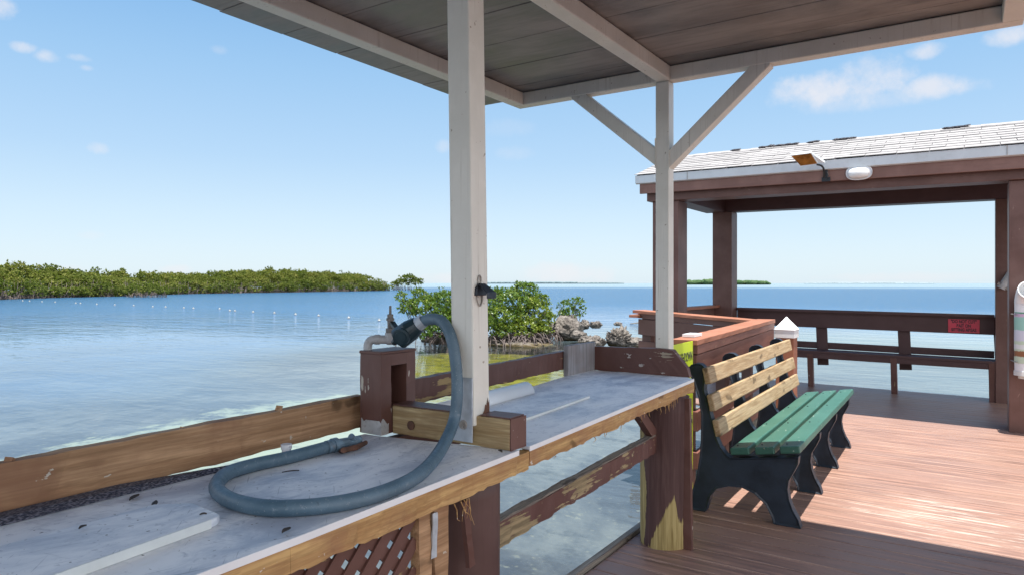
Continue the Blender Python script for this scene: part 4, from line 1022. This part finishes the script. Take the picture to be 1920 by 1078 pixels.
# --- near islet: two bushes and a sapling
def bush(name, label, base, crowns, per, leaf, nstem, rootspec, seed):
    random.seed(seed); t = thing(name, label, 'mangrove', base)
    P, A, T = shell(crowns, per)
    loc = Vector(base)
    leaf_mesh('crown', P, A, rng.uniform(leaf * .8, leaf * 1.2, len(P)), T, 7, .55, .26, M['leaf'], t, loc)
    bm = BM()
    for (x, y, z, rx, ry, rz, tn) in crowns:
        for k in range(nstem):
            e_ = Vector((x + random.uniform(-.7, .7) * rx, y + random.uniform(-.7, .7) * ry, z + random.uniform(-.1, .85) * rz))
            b_ = loc + Vector((random.uniform(-.35, .35) + (x - loc.x) * .45, random.uniform(-.35, .35) + (y - loc.y) * .45, .15))
            m_ = b_.lerp(e_, .5) + Vector((random.uniform(-.15, .15), random.uniform(-.15, .15), random.uniform(0, .2)))
            tube(bm, smoothpath([b_, m_, e_], 4), [.022 - .0018 * q for q in range(9)], 6)
    obj('stem', bm, M['twig'], t)
    bm = BM()
    for (a0, a1, n, reach, hh) in rootspec:
        for k in range(n):
            f = random.random(); p = Vector(a0).lerp(Vector(a1), f) + Vector((random.uniform(-.5, .5), random.uniform(-.5, .5), 0))
            ang = random.uniform(0, 6.28); rr = random.uniform(.2, 1) * reach; h_ = hh * random.uniform(.5, 1.1)
            q = p + Vector((math.cos(ang) * rr, math.sin(ang) * rr, 0))
            pts = [(p.x, p.y, WATER + h_), ((p.x * .45 + q.x * .55), (p.y * .45 + q.y * .55), WATER + h_ * .82), (q.x, q.y, WATER + h_ * .2), (q.x + math.cos(ang) * .04, q.y + math.sin(ang) * .04, WATER - .25)]
            tube(bm, smoothpath(pts, 3), [.02 - .0009 * j for j in range(10)], 5)
    obj('prop_root', bm, M['root'], t)
    return t
def cr(px, py, Y, wpx, hpx, dm, tone):           # a crown lump seen at a pixel, at distance Y, sized in pixels
    p = dep(px, py, Y); return (p.x, p.y, p.z, wpx * Y / F, dm, hpx * Y / F, tone)
Y1 = 25.5
L1 = [(a, b, c - .12, d, e, f * .9, g) for (a, b, c, d, e, f, g) in [cr(800, 572, 25.5, 34, 26, .8, .45), cr(835, 560, 26, 30, 24, .8, .4), cr(838, 600, 25.5, 34, 30, .9, .35), cr(765, 572, 25.2, 18, 16, .4, .5), cr(868, 585, 26, 30, 40, .9, .35),
      cr(752, 552, 25.2, 9, 12, .2, .55), cr(815, 618, 25, 24, 18, .6, .3), cr(786, 547, 25.5, 12, 12, .35, .5)]]
b1 = dep(835, 640, 25.6); b1.z = WATER
bush('mangrove_bush', 'open leafy mangrove bush behind the hose, left of the near post', b1, L1, 900, .095, 4, [(dep(815, 0, 25.3), dep(880, 0, 25.6), 150, .55, .42)], 2)
L2 = [cr(955, 575, 25.5, 48, 30, 1.0, .45), cr(985, 548, 26, 26, 18, .7, .4), cr(940, 600, 25, 42, 28, 1.0, .55), cr(1000, 590, 25.5, 30, 30, .9, .65), cr(925, 560, 26, 26, 20, .7, .35), cr(985, 615, 25, 34, 18, .8, .75), cr(1012, 570, 26, 14, 18, .5, .5), cr(920, 612, 24.7, 24, 20, .7, .4), cr(1025, 600, 26.2, 14, 16, .5, .8), cr(945, 622, 24.6, 30, 13, .5, .6), cr(1010, 620, 25.4, 26, 12, .5, .75)]
b2 = dep(965, 640, 25.6); b2.z = WATER
bush('mangrove_bush', 'dense yellowish green mangrove bush right of the near post', b2, L2, 950, .090, 3, [(dep(925, 0, 24.6), dep(1000, 0, 24.8), 220, .5, .42), (dep(990, 0, 24.8), dep(1040, 0, 27.0), 150, .35, .40)], 3)
L3 = [cr(1060, 575, 27.5, 16, 10, .4, .45), cr(1080, 566, 27.5, 14, 9, .35, .5), cr(1072, 588, 27.5, 20, 10, .4, .4), cr(1052, 590, 27.5, 11, 8, .3, .4), cr(1090, 583, 27.5, 8, 8, .25, .5)]
b3 = dep(1066, 612, 27.6); b3.z = WATER + .3
bush('mangrove_sapling', 'small leafy mangrove sapling growing behind the pale boulder', b3, L3, 520, .095, 3, [], 4)
# muddy ledge under the bushes
def lump(name, c, r, seed, rough=.35, sub=4, mat='rock', label=None, cat=None, group=None, spike=0.0):
    bm = BM(); bmesh.ops.create_icosphere(bm, subdivisions=sub, radius=1)
    for v in bm.verts:
        p = v.co.copy(); q = p * 1.4 + Vector((seed * 3.7, seed * 1.3, 0))
        k = 1 + rough * noise.noise(q) + rough * .5 * abs(noise.noise(q * 2.3)) + rough * .22 * noise.noise(q * 5.1) + rough * .12 * noise.noise(q * 11)
        if spike: k += spike * max(0, noise.noise(q * 6.0)) * max(0, p.z + .3)
        v.co = Vector((p.x * r[0] * k, p.y * r[1] * k, p.z * r[2] * k))
    me = bpy.data.meshes.new(name); bm.to_mesh(me); bm.free()
    o = link(name, me, M[mat], smooth=True); o.location = c
    if label: tag(o, label, cat, group)
    return o
def rock(px, py, Y, wpx, hpx, depth, seed, label, spike=0., rough=.35):
    p = dep(px, py, Y); lump('rock', p, (wpx * .92 * Y / F, depth, hpx * .92 * Y / F), seed, rough, 5, 'rock', label, 'rock', 'rocks around the mangrove islet', spike)
    bpy.context.view_layer.objects.active = None
islet = lump('islet', dep(915, 648, 25.6), (2.6, 1.3, .30), 5, .4, 4); tag(islet, kind='structure')
rock(1062, 617, 26.8, 31, 23, .55, 1, 'largest pale boulder at the right end of the mangrove bush')
rock(1068, 603, 27.2, 15, 12, .25, 12, 'dark jagged rock right behind the largest pale boulder', .7)
rock(1097, 609, 27.5, 10, 9, .2, 3, 'small rounded rock directly right of the pale boulder', .3)
rock(1117, 609, 28.5, 12, 7, .2, 4, 'low pointed rock second to the right of the boulder', .5)
rock(1084, 628, 25.4, 16, 9, .3, 7, 'flat rock at the front foot of the largest boulder')
rock(1110, 642, 23.5, 24, 13, .4, 8, 'rounded rock half hidden behind the grey splash board', .4)
rock(1160, 636, 23.8, 24, 18, .4, 9, 'spiky coral rock with a pointed top left of the far cream post', .7)
rock(1195, 644, 23.6, 30, 10, .4, 10, 'low pale coral slab beside the far cream post', .3)
rock(1159, 607, 30.0, 8, 4, .15, 11, 'small dark rock alone in open water beyond the others')
bm = BM(); a, b = at(1181, 606.5, WATER + .01), at(1204, 606, WATER + .01); tube(bm, [a, a.lerp(b, .5) + Vector((0, 0, .03)), b + Vector((0, 0, .06))], [.02, .03, .045], 7)
o = obj('driftwood', bm, M['twig'], loc=tuple(b)); tag(o, 'thin stick of driftwood floating left of the pavilion railing', 'driftwood')
bm = BM(); random.seed(9)
for k in range(9):
    p = at(750 + random.uniform(-9, 9), 662 + random.uniform(-4, 4), WATER); q = p + Vector((random.uniform(-.1, .1), random.uniform(-.1, .1), random.uniform(.15, .35)))
    tube(bm, [p - Vector((0, 0, .3)), q], [.012, .007], 5)
o = obj('mangrove_shoots', bm, M['twig'], loc=tuple(at(750, 662, WATER))); tag(o, 'few thin bare mangrove shoots poking from the water behind the tap', 'shoots')

# --- far wooded bank
def trees_far(name, crowns, per, leaf, k, stuff=False, label=None, cat=None, roots=(), sticks=0, seed=1):
    random.seed(seed); base = (crowns[0][0], crowns[0][1], WATER)
    P, A, T = shell(crowns, per, .6, .4)
    if stuff: t = None
    else: t = thing(name, label, cat, base)
    lf = leaf_mesh(name if stuff else 'crown', P, A, rng.uniform(leaf * .7, leaf * 1.3, len(P)), T, k, .6, .33, M['leaf_far'], t, base)
    bm = BM()
    for (p, q, n, h0, inland) in roots:
        p, q = Vector(p), Vector(q); nr = Vector((-(q - p).y, (q - p).x, 0)).normalized(); nr = nr if nr.dot(p) > 0 else -nr
        for j in range(n):
            c = p.lerp(q, random.random()) + nr * random.uniform(-.4, inland); h_ = h0 * random.uniform(.35, 1.15)
            e_ = c + Vector((random.uniform(-.6, .6), random.uniform(-.6, .6), h_))
            m_ = c.lerp(e_, .5) + Vector((random.uniform(-.2, .2), random.uniform(-.2, .2), .05))
            r_ = random.uniform(.02, .05)
            tube(bm, [Vector((c.x, c.y, WATER - .1)), Vector((m_.x, m_.y, WATER + h_ * .55)), Vector((e_.x, e_.y, WATER + h_))], [r_, r_, r_ * .5], 4, False)
    r_ = obj(name + '_roots' if stuff else 'prop_root', bm, M['root_far'], t) if t else obj('mangrove_root_fringe', bm, M['root_far'])
    if stuff: tag(lf, kind='stuff'); tag(r_, kind='stuff')
    return t
SH = [(-260, 575), (-80, 566), (0, 561.5), (90, 558.5), (160, 556.8), (230, 555.5), (300, 552.5), (360, 551), (440, 549.6), (520, 548.4), (600, 547.2), (680, 545.8), (730, 545.1)]
TOP = [(-260, 485), (-80, 492), (0, 496), (35, 497), (90, 505), (150, 509), (220, 512), (300, 514), (370, 513), (430, 511), (500, 507.5), (560, 507), (610, 511), (660, 513), (690, 515.5), (712, 518.5), (730, 522)]
def interp(tab, x):
    for (a, b), (c, d) in zip(tab, tab[1:]):
        if a <= x <= c: return b + (d - b) * (x - a) / (c - a)
    return tab[-1][1]
def inland(px):
    a, b = at(px - 6, interp(SH, px - 6), WATER), at(px + 6, interp(SH, px + 6), WATER)
    n = Vector((-(b - a).y, (b - a).x, 0)).normalized(); m = (a + b) / 2
    return n if n.x * m.x + n.y * m.y > 0 else -n
def canopy(p):                                  # height of the tree tops over the water at a point of the bank
    Yp = -sa * p.x + ca * p.y; pxx = 960 + F * (ca * p.x + sa * p.y) / Yp
    return EYE + (HY - interp(TOP, min(max(pxx, -260), 730))) * Yp / F - WATER
random.seed(21); crowns = []; roots = []
px = -250.
while px < 729:
    pb = interp(SH, px); w0 = at(px, pb, WATER); Y = 2.2 * F / (pb - HY); back = inland(px)
    Htop = EYE + (HY - interp(TOP, px)) * Y / F - WATER        # height of the canopy over the water
    step = random.uniform(1.2, 2.2)
    for row, (dd, hf) in enumerate(((-.1, .26), (.5, .42), (2.0, .64), (4.5, .82), (7.5, .95), (11.5, 1.0))):
        d_ = dd + random.uniform(-.8, .8) * (row > 0); jit = random.uniform(-.10, .10)
        if row == 0 and random.random() < .45: continue
        p = w0 + back * d_; Hp = canopy(p)
        top = Hp * (hf + jit * (.6 if row == 5 else 1))
        rz = random.uniform(.6, 1.0) * min(1.6, top * .5) + .2; rx = random.uniform(1.1, 2.4)
        if row == 0: rz = top * .55; rx = random.uniform(.6, 1.2)
        p = w0 + back * d_
        tone = random.uniform(.3, .85) if row > 1 else random.uniform(.15, .55)
        crowns.append((p.x + random.uniform(-.7, .7), p.y + random.uniform(-.7, .7), WATER + top - rz * .9, rx, random.uniform(1.0, 2.0), rz, tone))
        if row >= 3 and random.random() < .7:
            crowns.append((p.x + random.uniform(-.9, .9), p.y + random.uniform(-.9, .9), WATER + top * .55, 1.4, 1.3, top * .3, random.uniform(.2, .6)))
    if random.random() < .22:
        p = w0 + back * random.uniform(9, 13); k_ = random.uniform(.4, 1.0); crowns.append((p.x, p.y, WATER + canopy(p) * 1.02 + .35 * k_, .75 * k_, .7 * k_, .5 * k_, .22))
    px += step * F / Y
for (a, b) in zip(SH, SH[1:]):
    p, q = at(*a, WATER), at(*b, WATER); roots.append((p, q, int((q - p).length * 16), 1.2, 1.6))
    roots.append((p, q, int((q - p).length * 5), 2.4, .6))
trees_far('mangrove_wood', crowns, 62, .34, 4, True, roots=roots, seed=5)
# solid dim ground behind the fringe so that no daylight shows through the thicket floor
bm = BM(); lo, hi = [], []
for (px, pb) in SH:
    p = at(px, pb, WATER); back = inland(min(max(px, -250), 714)); lo.append(p + back * 4.0); hi.append(p + back * 26)
n = len(lo); va = [bm.verts.new((p.x, p.y, WATER - .3)) for p in lo]; vb = [bm.verts.new((p.x, p.y, WATER + .35)) for p in lo]; vc = [bm.verts.new((p.x, p.y, WATER + .9)) for p in hi]
for i in range(n - 1): bm.faces.new((va[i], va[i + 1], vb[i + 1], vb[i])); bm.faces.new((vb[i], vb[i + 1], vc[i + 1], vc[i]))
o = obj('bank', bm, m_plain('dark_mangrove_mud', (.10, .085, .06), .9, var=.4, sc=1.5)); tag(o, kind='structure')
Yc_ = 2.2 * F / (557.0 - HY)
trees_far('mangrove_clump', [cr(258, 541, Yc_, 22, 11, 1.2, .45), cr(285, 543, Yc_, 24, 11, 1.2, .4), cr(245, 547, Yc_, 12, 8, .8, .5), cr(308, 547, Yc_, 12, 7, .8, .35)], 60, .34, 4,
          label='rounded mangrove clump standing out in front of the wooded bank', cat='mangrove', roots=[(at(240, 557, WATER), at(312, 557, WATER), 90, 1.0, .8)], seed=6)
Yi = 2.2 * F / (544.0 - HY)
trees_far('mangrove_clump', [cr(765, 524, Yi, 18, 7, 2, .35), cr(752, 531, Yi, 16, 6, 2, .4), cr(778, 530, Yi, 14, 6, 2, .3), cr(740, 534, Yi, 8, 5, 1.5, .4), cr(768, 519, Yi, 8, 4, 1.2, .3), cr(787, 527, Yi, 7, 4, 1, .35)], 40, .5, 4,
          label='separate mangrove clump off the right tip of the wooded bank', cat='mangrove', roots=[(at(735, 544, WATER), at(790, 544, WATER), 110, 2.0, 1.5)], seed=7)

# --- distant islands, low on the horizon
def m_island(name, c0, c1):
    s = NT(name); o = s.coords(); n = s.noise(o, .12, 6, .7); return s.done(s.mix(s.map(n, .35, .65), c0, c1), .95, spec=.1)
def island(label, D, tops, mat):
    """tops: (pixel x, height in pixels); built as a ridge of small crowns with real depth"""
    bm = BM(); random.seed(int(D))
    for (xa, ha), (xb, hb) in zip(tops, tops[1:]):
        x = xa
        while x < xb:
            h_ = (ha + (hb - ha) * (x - xa) / (xb - xa)) * D / F; r_ = max(2.2, h_ * random.uniform(.45, .7))
            for k in range(3):
                c = dep(x + random.uniform(-1, 1), HY, D + random.uniform(0, 40)); top = h_ * random.uniform(.8, 1.08)
                mtx = Matrix.Translation((c.x, c.y, WATER + top * .45)) @ Matrix.Diagonal((r_ * random.uniform(1, 1.7), r_ * 1.6, top * .55, 1))
                bmesh.ops.create_icosphere(bm, subdivisions=2, radius=1, matrix=mtx)
            x += max(1.0, r_ * .9 * F / D)
    for v in bm.verts: v.co += noise.noise_vector(v.co * .35) * .9
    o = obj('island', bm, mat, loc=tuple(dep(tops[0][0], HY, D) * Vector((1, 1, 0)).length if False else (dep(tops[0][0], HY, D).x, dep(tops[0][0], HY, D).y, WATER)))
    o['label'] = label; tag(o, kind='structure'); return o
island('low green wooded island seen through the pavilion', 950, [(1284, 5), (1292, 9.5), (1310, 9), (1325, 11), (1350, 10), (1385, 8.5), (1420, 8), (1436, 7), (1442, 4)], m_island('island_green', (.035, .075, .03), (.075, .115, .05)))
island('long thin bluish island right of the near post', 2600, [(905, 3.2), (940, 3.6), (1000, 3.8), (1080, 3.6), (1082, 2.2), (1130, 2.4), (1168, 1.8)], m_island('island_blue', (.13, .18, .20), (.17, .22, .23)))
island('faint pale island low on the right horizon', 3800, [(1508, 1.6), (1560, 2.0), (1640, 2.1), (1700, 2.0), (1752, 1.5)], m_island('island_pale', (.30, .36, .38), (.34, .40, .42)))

# --- float line
BU = [(97, 236), (127, 237), (180, 240), (236, 242), (325, 246), (345, 247), (415, 251), (492, 254), (573, 257), (655, 262), (710, 263), (788, 267), (829, 269), (941, 271), (985, 279), (1007, 280), (1085, 285), (1176, 289), (1267, 295), (1366, 301), (1495, 310), (1625, 321)]
proto = None
for i, (zx, zy) in enumerate(BU):
    p = at(zx / 2.286, 460 + zy / 2.286 + 1.2, WATER)
    if proto is None:
        t = thing('buoy', 'x', 'buoy', p)
        bm = BM(); bmesh.ops.create_uvsphere(bm, u_segments=16, v_segments=10, radius=.088)
        for v in bm.verts: v.co.z = v.co.z * .85 + .03
        obj('float_ball', bm, m_plain('dull_white_float', (.30, .30, .29), .7), t, local=True, smooth=True)
        bm = BM(); tube(bm, [(0, 0, -.12), (0, 0, .135), (0, 0, .15)], [.03, .03, .02], 10); obj('float_eye', bm, M['steel'], t, local=True)
        proto = t
    else:
        t = proto.copy(); C.objects.link(t)
        for ch in proto.children: c = ch.copy(); C.objects.link(c); c.parent = t
        t.location = p
    tag(t, {20: 'second nearest white float, largest but one in the line on the water', 21: 'nearest white float, at the right end of the line on the water'}.get(i, 'small white float farther along the line, left of the two nearest floats'), 'buoy', 'white floats in a line across the water')
